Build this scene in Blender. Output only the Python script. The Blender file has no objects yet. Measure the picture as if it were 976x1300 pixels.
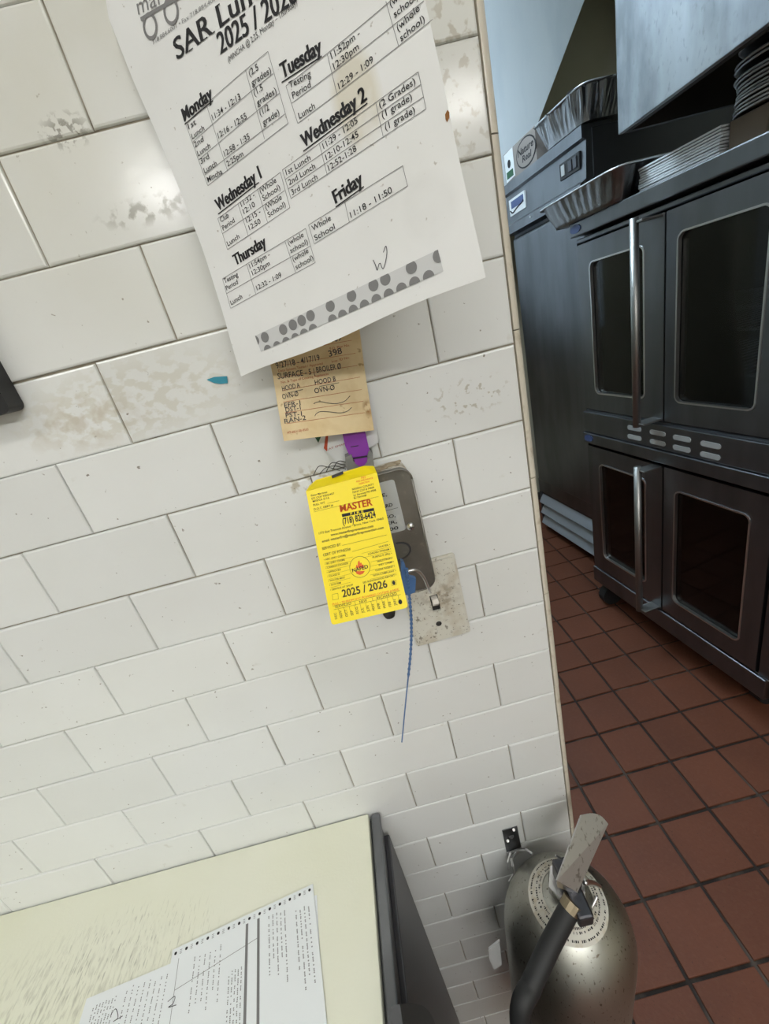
import bpy, bmesh, math, random
from mathutils import Vector, Matrix
random.seed(7)
scn = bpy.context.scene
col = scn.collection
# ------------------------------------------------------------------ camera
F = 543.1013
R3 = Matrix(((0.9660790, 0.2341797, -0.1088637), (-0.2578789, 0.8972921, -0.3582811), (0.0137804, 0.3742015, 0.9272450)))
CAM = Vector((-0.17406, -0.43513, 1.509))
def to_world(v): return Vector((v[0], v[2], -v[1]))          # measured frame (x right, y down, z into the wall) -> scene
cam_data = bpy.data.cameras.new('camera')
cam = bpy.data.objects.new('camera', cam_data); col.objects.link(cam); scn.camera = cam
cx, cy, cz = to_world(R3[0]), -to_world(R3[1]), -to_world(R3[2])
m = Matrix((cx, cy, cz)).transposed().to_4x4(); m.translation = CAM
cam.matrix_world = m
cam_data.sensor_fit = 'HORIZONTAL'; cam_data.sensor_width = 36.0; cam_data.lens = 36.0 * F / 976.0
cam_data.clip_start = 0.01
# ------------------------------------------------------------------ world and exposure
world = bpy.data.worlds.new('world'); scn.world = world; world.use_nodes = True
world.node_tree.nodes['Background'].inputs[0].default_value = (0.75, 0.85, 1.0, 1)
world.node_tree.nodes['Background'].inputs[1].default_value = 0.02
vs = scn.view_settings; vs.view_transform = 'Standard'; vs.look = 'None'; vs.gamma = 1; vs.use_curve_mapping = False
vs.exposure = 0.12
LAMP_DINING, LAMP_LEFT, LAMP_RIGHT, LAMP_KITCHEN_FILL = 26.0, 9.0, 11.0, 28.0        # emission strength of the fluorescent diffusers

# ------------------------------------------------------------------ pixel -> place helpers
def ray(x, y):
    d = Vector(((x - 488) / F, (y - 650) / F, 1.0))
    return to_world(R3.transposed() @ d)
def on_y(x, y, v): d = ray(x, y); return CAM + d * ((v - CAM.y) / d.y)
def on_x(x, y, v): d = ray(x, y); return CAM + d * ((v - CAM.x) / d.x)
def on_z(x, y, v): d = ray(x, y); return CAM + d * ((v - CAM.z) / d.z)

# ------------------------------------------------------------------ materials
def mat(name, color, rough=0.5, metal=0.0, noise=None, bump=None, spec=0.5, coat=0.0):
    """noise: list of (scale, lo, hi, color, amount, stretch) stain layers; bump: (scale, strength)"""
    m = bpy.data.materials.new(name); m.use_nodes = True
    nt = m.node_tree; b = nt.nodes['Principled BSDF']
    b.inputs['Roughness'].default_value = rough; b.inputs['Metallic'].default_value = metal
    b.inputs['Specular IOR Level'].default_value = spec; b.inputs['Coat Weight'].default_value = coat
    c = (*color, 1); b.inputs['Base Color'].default_value = c
    last = None
    if noise or bump:
        tc = nt.nodes.new('ShaderNodeNewGeometry')
    if noise:
        rgb = nt.nodes.new('ShaderNodeRGB'); rgb.outputs[0].default_value = c; last = rgb.outputs[0]
        for (sc, lo, hi, cc, amt, st) in noise:
            mp = nt.nodes.new('ShaderNodeMapping'); mp.inputs['Scale'].default_value = st
            nt.links.new(tc.outputs['Position'], mp.inputs[0])
            n = nt.nodes.new('ShaderNodeTexNoise'); n.inputs['Scale'].default_value = sc; n.inputs['Detail'].default_value = 5
            nt.links.new(mp.outputs[0], n.inputs['Vector'])
            mr = nt.nodes.new('ShaderNodeMapRange'); mr.inputs[1].default_value = lo; mr.inputs[2].default_value = hi
            mr.inputs[4].default_value = amt; nt.links.new(n.outputs['Fac'], mr.inputs[0])
            mx = nt.nodes.new('ShaderNodeMix'); mx.data_type = 'RGBA'
            nt.links.new(mr.outputs[0], mx.inputs['Factor']); nt.links.new(last, mx.inputs['A']); mx.inputs['B'].default_value = (*cc, 1)
            last = mx.outputs['Result']
        nt.links.new(last, b.inputs['Base Color'])
    if bump:
        n = nt.nodes.new('ShaderNodeTexNoise'); n.inputs['Scale'].default_value = bump[0]; n.inputs['Detail'].default_value = 3
        if len(bump) > 2:
            mp = nt.nodes.new('ShaderNodeMapping'); mp.inputs['Scale'].default_value = bump[2]
            nt.links.new(tc.outputs['Position'], mp.inputs[0]); nt.links.new(mp.outputs[0], n.inputs['Vector'])
        else: nt.links.new(tc.outputs['Position'], n.inputs['Vector'])
        bp = nt.nodes.new('ShaderNodeBump'); bp.inputs['Strength'].default_value = bump[1]; bp.inputs['Distance'].default_value = 0.01
        nt.links.new(n.outputs['Fac'], bp.inputs['Height']); nt.links.new(bp.outputs[0], b.inputs['Normal'])
    return m
U1 = (1, 1, 1)
def add_mask_stain(m, centre, half, cc, sc, lo, hi, amt, soft=0.4, st=U1):
    """a stain with its own place and shape: box mask in the place's own coordinates x noise"""
    nt = m.node_tree; b = nt.nodes['Principled BSDF']; N = nt.nodes.new; K = nt.links.new
    g = N('ShaderNodeNewGeometry'); sub = N('ShaderNodeVectorMath'); sub.operation = 'SUBTRACT'; sub.inputs[1].default_value = centre
    K(g.outputs['Position'], sub.inputs[0])
    dv = N('ShaderNodeVectorMath'); dv.operation = 'DIVIDE'; dv.inputs[1].default_value = half; K(sub.outputs[0], dv.inputs[0])
    ln = N('ShaderNodeVectorMath'); ln.operation = 'LENGTH'; K(dv.outputs[0], ln.inputs[0])
    mr = N('ShaderNodeMapRange'); mr.inputs[1].default_value = 1.0; mr.inputs[2].default_value = 1.0 - soft; K(ln.outputs['Value'], mr.inputs[0])
    mp = N('ShaderNodeMapping'); mp.inputs['Scale'].default_value = st; K(g.outputs['Position'], mp.inputs[0])
    n = N('ShaderNodeTexNoise'); n.inputs['Scale'].default_value = sc; n.inputs['Detail'].default_value = 6; K(mp.outputs[0], n.inputs['Vector'])
    m2 = N('ShaderNodeMapRange'); m2.inputs[1].default_value = lo; m2.inputs[2].default_value = hi; m2.inputs[4].default_value = amt; K(n.outputs['Fac'], m2.inputs[0])
    mul = N('ShaderNodeMath'); mul.operation = 'MULTIPLY'; K(mr.outputs[0], mul.inputs[0]); K(m2.outputs[0], mul.inputs[1])
    mx = N('ShaderNodeMix'); mx.data_type = 'RGBA'; K(mul.outputs[0], mx.inputs['Factor'])
    src = b.inputs['Base Color']
    if src.is_linked: K(src.links[0].from_socket, mx.inputs['A'])
    else: mx.inputs['A'].default_value = src.default_value
    mx.inputs['B'].default_value = (*cc, 1); K(mx.outputs['Result'], b.inputs['Base Color'])

def emis(name, color, s):
    m = bpy.data.materials.new(name); m.use_nodes = True; b = m.node_tree.nodes['Principled BSDF']
    b.inputs['Emission Color'].default_value = (*color, 1); b.inputs['Emission Strength'].default_value = s
    b.inputs['Base Color'].default_value = (.8, .8, .8, 1); return m

M = {}
M['tile'] = mat('glazed wall tile', (.755, .772, .762), .16, noise=[(9, .42, .72, (.725, .74, .72), .7, U1), (160, .70, .74, (.14, .11, .07), .8, U1), (45, .69, .82, (.46, .43, .34), .5, U1)], bump=(22, .035), coat=.0)
add_mask_stain(M['tile'], (-.30, 0, 1.86), (.60, .05, .42), (.60, .59, .48), 5, .25, .6, .75, .8)  # broad olive tint over the upper tiles, darker than the plain glaze
# old tape and label residue on the tiles beside the notice, darker marks higher up
add_mask_stain(M['tile'], (-.37, 0, 1.508), (.125, .05, .042), (.60, .585, .50), 75, .47, .54, .6, .5, (1, 1, 1.6))
add_mask_stain(M['tile'], (-.42, 0, 1.50), (.07, .05, .03), (.52, .47, .38), 60, .45, .56, .6, .7)
add_mask_stain(M['tile'], (-.03, 0, 1.68), (.055, .05, .07), (.40, .36, .27), 110, .55, .62, .6, .5)
add_mask_stain(M['tile'], (-.29, 0, 1.645), (.05, .05, .012), (.26, .25, .20), 110, .50, .60, .75, .6)
add_mask_stain(M['tile'], (-.33, 0, 1.705), (.022, .05, .014), (.20, .19, .15), 190, .52, .58, .7, .6)
add_mask_stain(M['tile'], (-.055, 0, 1.432), (.05, .05, .022), (.42, .39, .31), 150, .58, .62, .7, .5)
add_mask_stain(M['tile'], (-.235, 0, 1.39), (.035, .05, .018), (.42, .37, .26), 90, .52, .6, .7, .5)
def randomise(m, amt):
    nt = m.node_tree; b = nt.nodes['Principled BSDF']; oi = nt.nodes.new('ShaderNodeObjectInfo')
    mr = nt.nodes.new('ShaderNodeMapRange'); mr.inputs[3].default_value = 1 - amt; mr.inputs[4].default_value = 1 + amt * .4
    nt.links.new(oi.outputs['Random'], mr.inputs[0])
    mx = nt.nodes.new('ShaderNodeVectorMath'); mx.operation = 'SCALE'
    nt.links.new(b.inputs['Base Color'].links[0].from_socket, mx.inputs[0]); nt.links.new(mr.outputs[0], mx.inputs['Scale'])
    nt.links.new(mx.outputs[0], b.inputs['Base Color'])
randomise(M['tile'], .05)
M['grout'] = mat('wall grout', (.40, .36, .28), .9, noise=[(40, .4, .7, (.16, .13, .09), .8, U1)])
M['trim'] = mat('glazed trim', (.64, .60, .50), .2, noise=[(60, .55, .75, (.35, .28, .18), .7, U1)])
M['quarry'] = mat('red quarry tile', (.150, .054, .030), .55, noise=[(6, .4, .7, (.125, .046, .027), .8, U1), (90, .5, .8, (.17, .075, .045), .5, U1), (220, .66, .72, (.05, .025, .018), .7, U1)], bump=(120, .12), spec=.25)
randomise(M['quarry'], .12)
M['fgrout'] = mat('floor grout', (.022, .016, .013), .85, noise=[(14, .52, .7, (.13, .10, .08), .8, (1, .3, 1))])
M['steel'] = mat('brushed stainless steel', (.21, .217, .232), .36, 1, noise=[(14, .4, .75, (.14, .145, .155), .7, (1, 1, .15)), (5, .5, .7, (.29, .30, .32), .5, (1, 1, .5))], bump=(260, .02, (1, 1, .06)))
M['steel_bright'] = mat('bright stainless steel', (.74, .74, .74), .28, 1)
M['steel_hood'] = mat('dull hood steel', (.34, .37, .39), .50, .6, noise=[(6, .40, .60, (.17, .19, .21), .9, (1, 1, .7)), (16, .45, .7, (.42, .46, .50), .6, (1, 1, .3)), (90, .58, .72, (.18, .20, .21), .5, (1, 1, .6))])
M['steel_handle'] = mat('satin handle steel', (.38, .38, .37), .40, 1)
M['louver'] = mat('pale louver metal', (.36, .39, .43), .45, .4)
M['steel_dark'] = mat('dark steel', (.10, .10, .11), .38, .8)
M['tank'] = mat('grimy stainless tank', (.46, .465, .425), .42, 1, noise=[(12, .45, .75, (.30, .28, .22), .8, (1, 1, .4)), (260, .62, .70, (.10, .08, .055), .75, (1, 1, .45)), (110, .67, .74, (.14, .09, .05), .7, U1)])
M['lever'] = mat('scuffed lever steel', (.62, .63, .62), .42, .8, noise=[(170, .58, .66, (.16, .15, .12), .6, (1, .6, 1))])
M['ferrule'] = mat('dull brass', (.30, .25, .17), .4, .9)
M['black'] = mat('black plastic', (.012, .012, .013), .45)
M['rubber'] = mat('black rubber', (.016, .017, .018), .6)
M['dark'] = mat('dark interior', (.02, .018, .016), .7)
M['paper'] = mat('white copier paper', (.77, .78, .77), .75, noise=[(18, .45, .8, (.73, .74, .72), .8, U1), (240, .70, .74, (.3, .26, .2), .6, U1)])
M['paper2'] = mat('white form paper', (.80, .84, .85), .75)
M['card'] = mat('aged cream card', (.74, .60, .36), .8, noise=[(55, .45, .75, (.62, .46, .24), .8, U1), (140, .66, .74, (.30, .17, .06), .7, U1)])
M['yellow'] = mat('yellow plastic tag', (.93, .74, .004), .38)
M['ink'] = mat('black ink', (.012, .012, .014), .7)
M['grey_ink'] = mat('grey ink', (.20, .20, .20), .7)
M['pale_ink'] = mat('pale grey ink', (.60, .61, .61), .75)
M['tag_ink'] = mat('dark ink on yellow', (.045, .032, .005), .6)
M['red_ink'] = mat('red ink', (.42, .06, .02), .7)
M['orange_ink'] = mat('orange ink', (.75, .12, .01), .6)
M['white_ink'] = mat('yellow lettering', (.93, .74, .004), .5)
M['pen'] = mat('pen ink', (.03, .03, .045), .6)
M['box_grey'] = mat('dull grey steel cover', (.25, .24, .215), .42, .75, noise=[(25, .4, .7, (.15, .145, .125), .8, U1), (120, .62, .7, (.30, .28, .24), .5, U1)])
M['box_cream'] = mat('grimy cream paint', (.70, .67, .58), .6, noise=[(70, .50, .60, (.34, .27, .18), .8, U1), (190, .55, .66, (.42, .36, .27), .7, U1)])
M['grime'] = mat('greasy dust', (.40, .34, .24), .9, noise=[(140, .45, .6, (.24, .18, .11), .8, U1)])
M['sticker'] = mat('silver sticker', (.48, .51, .53), .45, .25, noise=[(80, .6, .75, (.6, .62, .62), .6, U1)])
M['plate'] = mat('greasy ivory plate', (.63, .62, .55), .45, noise=[(45, .48, .70, (.44, .37, .26), .7, U1), (120, .64, .69, (.10, .08, .05), .7, U1), (330, .63, .69, (.10, .08, .05), .7, U1)])
add_mask_stain(M['plate'], (-.130, -.005, 1.212), (.030, .03, .026), (.20, .15, .09), 130, .44, .60, .8, .9)
M['toggle'] = mat('ivory toggle', (.82, .78, .72), .4)
M['purple'] = mat('purple plastic', (.22, .035, .34), .35)
M['grey_plastic'] = mat('grey plastic', (.16, .165, .16), .5, noise=[(90, .5, .7, (.30, .29, .27), .6, U1)])
M['blue'] = mat('blue plastic', (.07, .16, .36), .4)
M['blue_tape'] = mat('blue tape', (.03, .26, .36), .6)
M['board'] = mat('cream cutting board', (.80, .81, .68), .5, noise=[(5, .4, .7, (.77, .78, .61), .8, U1)], bump=(300, .05))
add_mask_stain(M['board'], (-.71, -.125, .874), (.20, .085, .05), (.30, .30, .22), 120, .48, .70, .55, .9, (2.2, .5, 1))
add_mask_stain(M['board'], (-.64, -.09, .874), (.15, .06, .05), (.22, .22, .16), 260, .58, .66, .6, .9, (2.0, .3, 1))
M['foil_rim'] = mat('bright rolled foil', (.62, .64, .66), .4, .5)
M['foil'] = mat('aluminium foil', (.30, .30, .31), .30, 1, bump=(45, .25))
M['carton'] = mat('brown carton', (.26, .23, .21), .8)
M['carton_grey'] = mat('grey brown carton', (.26, .23, .20), .8)
M['label_white'] = mat('white label', (.70, .72, .72), .6)
M['green_ink'] = mat('green ink', (.03, .10, .05), .7)
M['pulp'] = mat('brown cardboard', (.19, .155, .12), .9)
M['board_white'] = mat('white board', (.66, .70, .74), .6)
M['wall_paint'] = mat('pale painted wall', (.62, .62, .58), .7)
M['olive'] = mat('olive drab wall', (.50, .46, .34), .7, noise=[(3, .4, .7, (.42, .39, .28), .6, U1)])
M['duct'] = mat('pale sheet metal', (.80, .86, .90), .5, .0, noise=[(7, .45, .7, (.66, .74, .80), .7, (1, 1, .25))])
M['ceiling'] = mat('white ceiling', (.75, .75, .72), .8)
M['glass'] = mat('dark oven glass', (.010, .010, .012), .06)
M['badge'] = mat('blue badge', (.05, .08, .20), .4)
M['slot'] = mat('bare slot metal', (.42, .43, .43), .45, .2)
M['rust'] = mat('rust', (.26, .11, .03), .9)
M['bin'] = mat('dark grey bracket', (.05, .053, .056), .45)
def glassy():
    m = bpy.data.materials.new('tinted glass'); m.use_nodes = True; nt = m.node_tree
    out = nt.nodes['Material Output']; nt.nodes.remove(nt.nodes['Principled BSDF'])
    tr = nt.nodes.new('ShaderNodeBsdfTransparent'); tr.inputs[0].default_value = (.42, .43, .45, 1)
    gl = nt.nodes.new('ShaderNodeBsdfGlossy'); gl.inputs['Roughness'].default_value = .05; gl.inputs[0].default_value = (1, 1, 1, 1)
    fr = nt.nodes.new('ShaderNodeFresnel'); fr.inputs[0].default_value = 1.5
    mx = nt.nodes.new('ShaderNodeMixShader'); nt.links.new(fr.outputs[0], mx.inputs[0]); nt.links.new(tr.outputs[0], mx.inputs[1]); nt.links.new(gl.outputs[0], mx.inputs[2])
    nt.links.new(mx.outputs[0], out.inputs[0]); return m
M['pane'] = glassy()

# ------------------------------------------------------------------ mesh helpers
def link(name, me, material, parent=None):
    o = bpy.data.objects.new(name, me); col.objects.link(o)
    if material is not None and not me.materials: me.materials.append(M[material])
    if parent is not None: o.parent = parent
    return o
def obj(name, bm, material, parent=None, smooth=False):
    me = bpy.data.meshes.new(name); bmesh.ops.recalc_face_normals(bm, faces=bm.faces); bm.to_mesh(me); bm.free()
    if smooth:
        for p in me.polygons: p.use_smooth = True
    return link(name, me, material, parent)
def tag(o, label, cat, group=None, kind=None):
    if label: o['label'] = label
    if cat: o['category'] = cat
    if group: o['group'] = group
    if kind: o['kind'] = kind
    return o
def thing(name, label, cat, loc=(0, 0, 0), rotz=0, group=None):
    o = bpy.data.objects.new(name, None); col.objects.link(o); o.empty_display_size = .05
    o.location = loc; o.rotation_euler = (0, 0, rotz)
    return tag(o, label, cat, group)
def bx(bm, x0, x1, y0, y1, z0, z1, bev=0, seg=2):
    n0 = set(bm.verts)
    r = bmesh.ops.create_cube(bm, size=1.0)
    vs_ = r['verts']
    for v in vs_:
        v.co = Vector(((x0 + x1) / 2 + v.co.x * (x1 - x0), (y0 + y1) / 2 + v.co.y * (y1 - y0), (z0 + z1) / 2 + v.co.z * (z1 - z0)))
    if bev:
        es = {e for v in vs_ for e in v.link_edges}
        bmesh.ops.bevel(bm, geom=list(es), offset=bev, segments=seg, profile=.5, affect='EDGES')
    return bm
def box(x0, x1, y0, y1, z0, z1, bev=0, seg=2): return bx(bmesh.new(), x0, x1, y0, y1, z0, z1, bev, seg)
def tube(pts, r, n=10, bm=None, caps=True):
    bm = bm or bmesh.new(); pts = [Vector(p) for p in pts]; rings = []; up = None
    for i, p in enumerate(pts):
        t = (pts[min(i + 1, len(pts) - 1)] - pts[max(i - 1, 0)]).normalized()
        if up is None: up = t.orthogonal().normalized()
        up = (up - t * up.dot(t)).normalized(); s = t.cross(up)
        rr = r[i] if isinstance(r, (list, tuple)) else r
        rings.append([bm.verts.new(p + (up * math.cos(a) + s * math.sin(a)) * rr) for a in [2 * math.pi * k / n for k in range(n)]])
    for a, b in zip(rings, rings[1:]):
        for k in range(n): bm.faces.new((a[k], a[(k + 1) % n], b[(k + 1) % n], b[k]))
    if caps: bm.faces.new(rings[0]); bm.faces.new(rings[-1])
    return bm
def spline(pts, n=8):
    pts = [Vector(p) for p in pts]; P = [pts[0] * 2 - pts[1]] + pts + [pts[-1] * 2 - pts[-2]]; out = []
    for i in range(1, len(P) - 2):
        for k in range(n):
            t = k / n; a, b, c, d = P[i - 1], P[i], P[i + 1], P[i + 2]
            out.append(.5 * ((2 * b) + (c - a) * t + (2 * a - 5 * b + 4 * c - d) * t * t + (3 * b - a - 3 * c + d) * t ** 3))
    return out + [pts[-1]]
def lathe(prof, n=40, bm=None, c=(0, 0)):
    bm = bm or bmesh.new(); rings = []
    for r, z in prof:
        rings.append([bm.verts.new((c[0] + r * math.cos(2 * math.pi * k / n), c[1] + r * math.sin(2 * math.pi * k / n), z)) for k in range(n)])
    for a, b in zip(rings, rings[1:]):
        for k in range(n): bm.faces.new((a[k], a[(k + 1) % n], b[(k + 1) % n], b[k]))
    return bm
def prism(poly, ext, bm=None):
    """closed prism from a list of 3D points and an extrusion vector"""
    bm = bm or bmesh.new(); e = Vector(ext)
    a = [bm.verts.new(Vector(p)) for p in poly]; b = [bm.verts.new(Vector(p) + e) for p in poly]
    bm.faces.new(a); bm.faces.new(b[::-1])
    for k in range(len(a)): bm.faces.new((a[k], b[k], b[(k + 1) % len(a)], a[(k + 1) % len(a)]))
    return bm
def rrect(x0, x1, z0, z1, r, n=5):
    out = []
    for cx_, cz_, a0 in ((x1 - r, z1 - r, 0), (x0 + r, z1 - r, 90), (x0 + r, z0 + r, 180), (x1 - r, z0 + r, 270)):
        for k in range(n + 1):
            a = math.radians(a0 + 90 * k / n); out.append((cx_ + r * math.cos(a), cz_ + r * math.sin(a)))
    return out
def ring_slab(o_, i_, y0, y1, bm=None):
    """slab with a hole; o_/i_ = outer/inner (x,z) loops with equal counts"""
    bm = bm or bmesh.new(); V = lambda L, y: [bm.verts.new((p[0], y, p[1])) for p in L]
    a, b, c, d = V(o_, y0), V(i_, y0), V(o_, y1), V(i_, y1); n = len(a)
    for k in range(n):
        j = (k + 1) % n
        bm.faces.new((a[k], a[j], b[j], b[k])); bm.faces.new((c[k], d[k], d[j], c[j]))
        bm.faces.new((a[k], c[k], c[j], a[j])); bm.faces.new((b[k], b[j], d[j], d[k]))
    return bm
def structure(o): o['kind'] = 'structure'; return o

# ------------------------------------------------------------------ the setting
ZB, PU, PV = CAM.z + .1922, .154, .077                       # first bed joint, tile pitch
XW, YB, YF, XR, ZC = -2.3, -3.6, 2.84, 1.95, 3.0
structure(obj('ceiling', box(XW, XR, YB, YF, ZC, ZC + .1), 'ceiling'))
structure(obj('wall_far', box(XW, XR + .1, YF, YF + .1, 0, ZC), 'olive'))
structure(obj('wall_right', box(XR, XR + .1, YB, YF, 0, ZC), 'olive'))
structure(obj('wall_left', box(XW - .1, XW, YB, YF, 0, ZC), 'wall_paint'))
structure(obj('wall_back', box(XW, XR, YB - .1, YB, 0, ZC), 'wall_paint'))
wall = structure(obj('wall_front', box(XW, .0, .002, .125, 0, ZC), 'grout'))
def tile_bm(bm, w, h, t, c=0.0022, origin=(0, 0, 0), axis='y', jit=None):
    """cushion edged tile; face towards -y (wall) or +z (floor)"""
    rings = []
    for ins, d in ((0, 0), (0, t - c), (c * .3, t - c * .3), (c, t)):
        L = []
        for sx, sz in ((-1, -1), (1, -1), (1, 1), (-1, 1)):
            a, b = sx * (w / 2 - ins), sz * (h / 2 - ins)
            p = Vector((a, -d, b)) if axis == 'y' else Vector((a, b, d))
            if jit: p = jit @ p
            L.append(bm.verts.new(p + Vector(origin)))
        rings.append(L)
    for a, b in zip(rings, rings[1:]):
        for k in range(4): bm.faces.new((a[k], a[(k + 1) % 4], b[(k + 1) % 4], b[k]))
    bm.faces.new(rings[-1]); bm.faces.new(rings[0][::-1])
    return bm
def tile_mesh(name, w, h, t, c, axis, material):
    bm = tile_bm(bmesh.new(), w, h, t, c, axis=axis); bmesh.ops.recalc_face_normals(bm, faces=bm.faces)
    me = bpy.data.meshes.new(name); bm.to_mesh(me); bm.free(); me.materials.append(M[material]); return me
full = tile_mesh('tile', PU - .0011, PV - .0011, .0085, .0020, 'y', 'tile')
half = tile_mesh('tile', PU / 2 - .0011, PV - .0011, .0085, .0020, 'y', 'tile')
rest = bmesh.new(); rj = random.Random(3)
for k in range(-17, 22):                                     # courses, top to bottom
    zc = ZB - PV * k - PV / 2
    spans = []
    if k % 2 == 0: spans.append((-.25, .5, half)); u = -1.0
    else: u = -.5
    while u * PU - PU / 2 > XW: spans.append((u, 1, full)); u -= 1
    for u, wd, me in spans:
        e = Matrix.Rotation(math.radians(rj.gauss(0, .22)), 3, 'X') @ Matrix.Rotation(math.radians(rj.gauss(0, .18)), 3, 'Z')
        loc = (u * PU - .0022, .0075 + rj.gauss(0, .00025), zc + rj.gauss(0, .0002))
        if -4 <= k <= 14 and u > -7.2:
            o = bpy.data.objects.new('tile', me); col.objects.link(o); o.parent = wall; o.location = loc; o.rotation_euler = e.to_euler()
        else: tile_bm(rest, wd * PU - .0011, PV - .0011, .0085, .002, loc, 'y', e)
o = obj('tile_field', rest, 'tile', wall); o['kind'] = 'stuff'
for k in range(-8, 11):                                      # bullnose strip down the end of the wall
    z0, z1 = 1.1724 + .155 * k + .0006, 1.1724 + .155 * (k + 1) - .0006
    if z0 < 0 or z1 > ZC: continue
    bm = bmesh.new(); pr = [(-.0018, .010), (-.0018, -.0012)] + [(-.0004 + .0068 * math.sin(a), .0056 - .0068 * math.cos(a)) for a in [math.pi / 2 * i / 6 for i in range(7)]] + [(.0064, .127), (.0005, .127), (.0005, .010)]
    dx = rj.gauss(0, .0003)
    prism([(x + dx, y, z0) for x, y in pr], (0, 0, z1 - z0), bm); obj('trim_tile', bm, 'trim', wall)
# floor of red quarry tiles
PF = .158; FX0, FY0 = CAM.x + CAM.z * .3786, CAM.y + CAM.z * 1.0323
floor = structure(obj('floor', box(XW, XR, YB, YF, -.1, -.006), 'fgrout'))
ftile = tile_mesh('tile', PF - .0085, PF - .0085, .010, .0018, 'z', 'quarry'); rest = bmesh.new()
i0, i1 = int((XW - FX0) / PF) - 1, int((XR - FX0) / PF) + 1
for i in range(i0, i1 + 1):
    for j in range(-26, 14):
        x, y = FX0 + (i + .5) * PF, FY0 + (j + .5) * PF
        if not (XW < x - PF / 2 and x + PF / 2 < XR and YB < y - PF / 2 and y + PF / 2 < YF): continue
        if -.02 < x < 1.02 and -.25 < y < 2.5:
            o = bpy.data.objects.new('tile', ftile); col.objects.link(o); o.parent = floor
            o.location = (x, y, -.010 + rj.gauss(0, .0003)); o.rotation_euler = (rj.gauss(0, .003), rj.gauss(0, .003), rj.gauss(0, .004))
        elif not (x < .1 and 0 < y < .15): tile_bm(rest, PF - .0085, PF - .0085, .010, .0018, (x, y, -.010), 'z')
o = obj('tile_field', rest, 'quarry', floor); o['kind'] = 'stuff'

# fluorescent fixtures (all above the frame)
def fixture(x0, x1, y, z, color, s, label, hgt=.035):
    t = thing('ceiling_light', label, 'light', ((x0 + x1) / 2, y, z)); L = (x1 - x0) / 2
    obj('housing', box(-L, L, -.15, .15, .03, .09, .01), 'ceiling', t)
    d = obj('diffuser', box(-L + .01, L - .01, -.135, .135, .035 - hgt, .035, .008), None, t); d.data.materials.append(emis('diffuser glow', color, s))
    for sx in (-.8, .8): obj('hanger_rod', tube([(sx * L, 0, .09), (sx * L, 0, ZC - z)], .006, 8), 'steel_dark', t)
fixture(-1.02, 1.0, -2.45, 2.5, (1.0, .995, .965), LAMP_DINING, 'long suspended fluorescent light behind the camera')
fixture(-1.75, -.55, -1.05, 2.75, (1.0, .995, .965), LAMP_LEFT, 'suspended fluorescent light over the prep table')
fixture(.15, 1.15, -1.3, 2.75, (1.0, .995, .975), LAMP_RIGHT, 'suspended fluorescent light over the near end of the aisle')
fixture(-.55, .45, 1.45, 2.84, (.70, .87, 1.0), LAMP_KITCHEN_FILL, 'cool white wraparound fluorescent light over the kitchen aisle', .13)  # unseen lamp added; deep diffuser throws light sideways onto the duct

# ------------------------------------------------------------------ double convection oven
a_, b_ = Vector((.891, .545, 0)), Vector((.808, 1.344, 0)); ang = math.atan2(b_.y - a_.y, b_.x - a_.x)
def front_frame(a, ang):
    t = Vector((math.cos(ang), math.sin(ang), 0)); n = Vector((-t.y, t.x, 0))
    def f(px, py, d=0.0):                                    # pixel on the front plane moved out by d -> local (w, d, z)
        r = ray(px, py); P = CAM + r * (((a + n * d) - CAM).dot(n) / r.dot(n))
        return (P - a).dot(t), d, P.z
    return f
of = front_frame(a_, ang)
oven = thing('double_convection_oven', 'stainless double stacked convection oven with glass doors and long bar handles', 'oven', a_, ang)
DP = .84
bm = bmesh.new()
W0, W1 = -.035, .806
for z0, z1 in ((.135, .222), (.858, 1.012), (1.640, 1.655)): bx(bm, W0, W1, -DP, 0, z0, z1, .003, 1)
bx(bm, W0, -.004, -DP, 0, .222, 1.64); bx(bm, .801, W1, -DP, 0, .222, 1.64); bx(bm, W0, W1, -DP, -DP + .05, .135, 1.65)
obj('body', bm, 'steel', oven)
obj('liner', bx(bx(box(-.004, .80, -.62, -.60, .22, 1.64), -.004, .02, -.6, -.045, .22, 1.64), .78, .80, -.6, -.045, .22, 1.64), 'dark', oven)
cap = obj('top_cap', box(W0 - .01, W1 + .004, -DP, .022, 1.664, 1.710, .004), 'steel', oven)
def oval(cx_, cz_, rx, rz, y, th=.003, n=24, parent=None, name='badge', material='badge'):
    return obj(name, prism([(cx_ + rx * math.cos(2 * math.pi * k / n), y, cz_ + rz * math.sin(2 * math.pi * k / n)) for k in range(n)], (0, th, 0)), material, parent)
oval(.772, 1.688, .030, .014, .022, parent=cap)
band = obj('vent_band', box(W0, W1 + .004, -.02, .012, .918, 1.004, .002), 'steel', oven)
for px, (za, zb) in ((808.5, (.975, .940)), (838, (.975, .940)), (869, (.973, .938)), (906, (.971, .936))):
    w = of(px, 557)[0]
    for z in (za, zb): obj('vent_slot', prism([(x, .0118, y) for x, y in rrect(w - .036, w + .032, z - .0085, z + .0085, .008)], (0, .002, 0)), 'slot', band)
lb = obj('lower_band', box(W0, W1 + .004, -.02, .018, .868, .914, .003), 'steel', oven)
oval(.770, .893, .026, .014, .018, parent=lb)
obj('bottom_panel', box(W0, W1, -.02, .010, .138, .220, .004), 'steel', oven)
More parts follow.
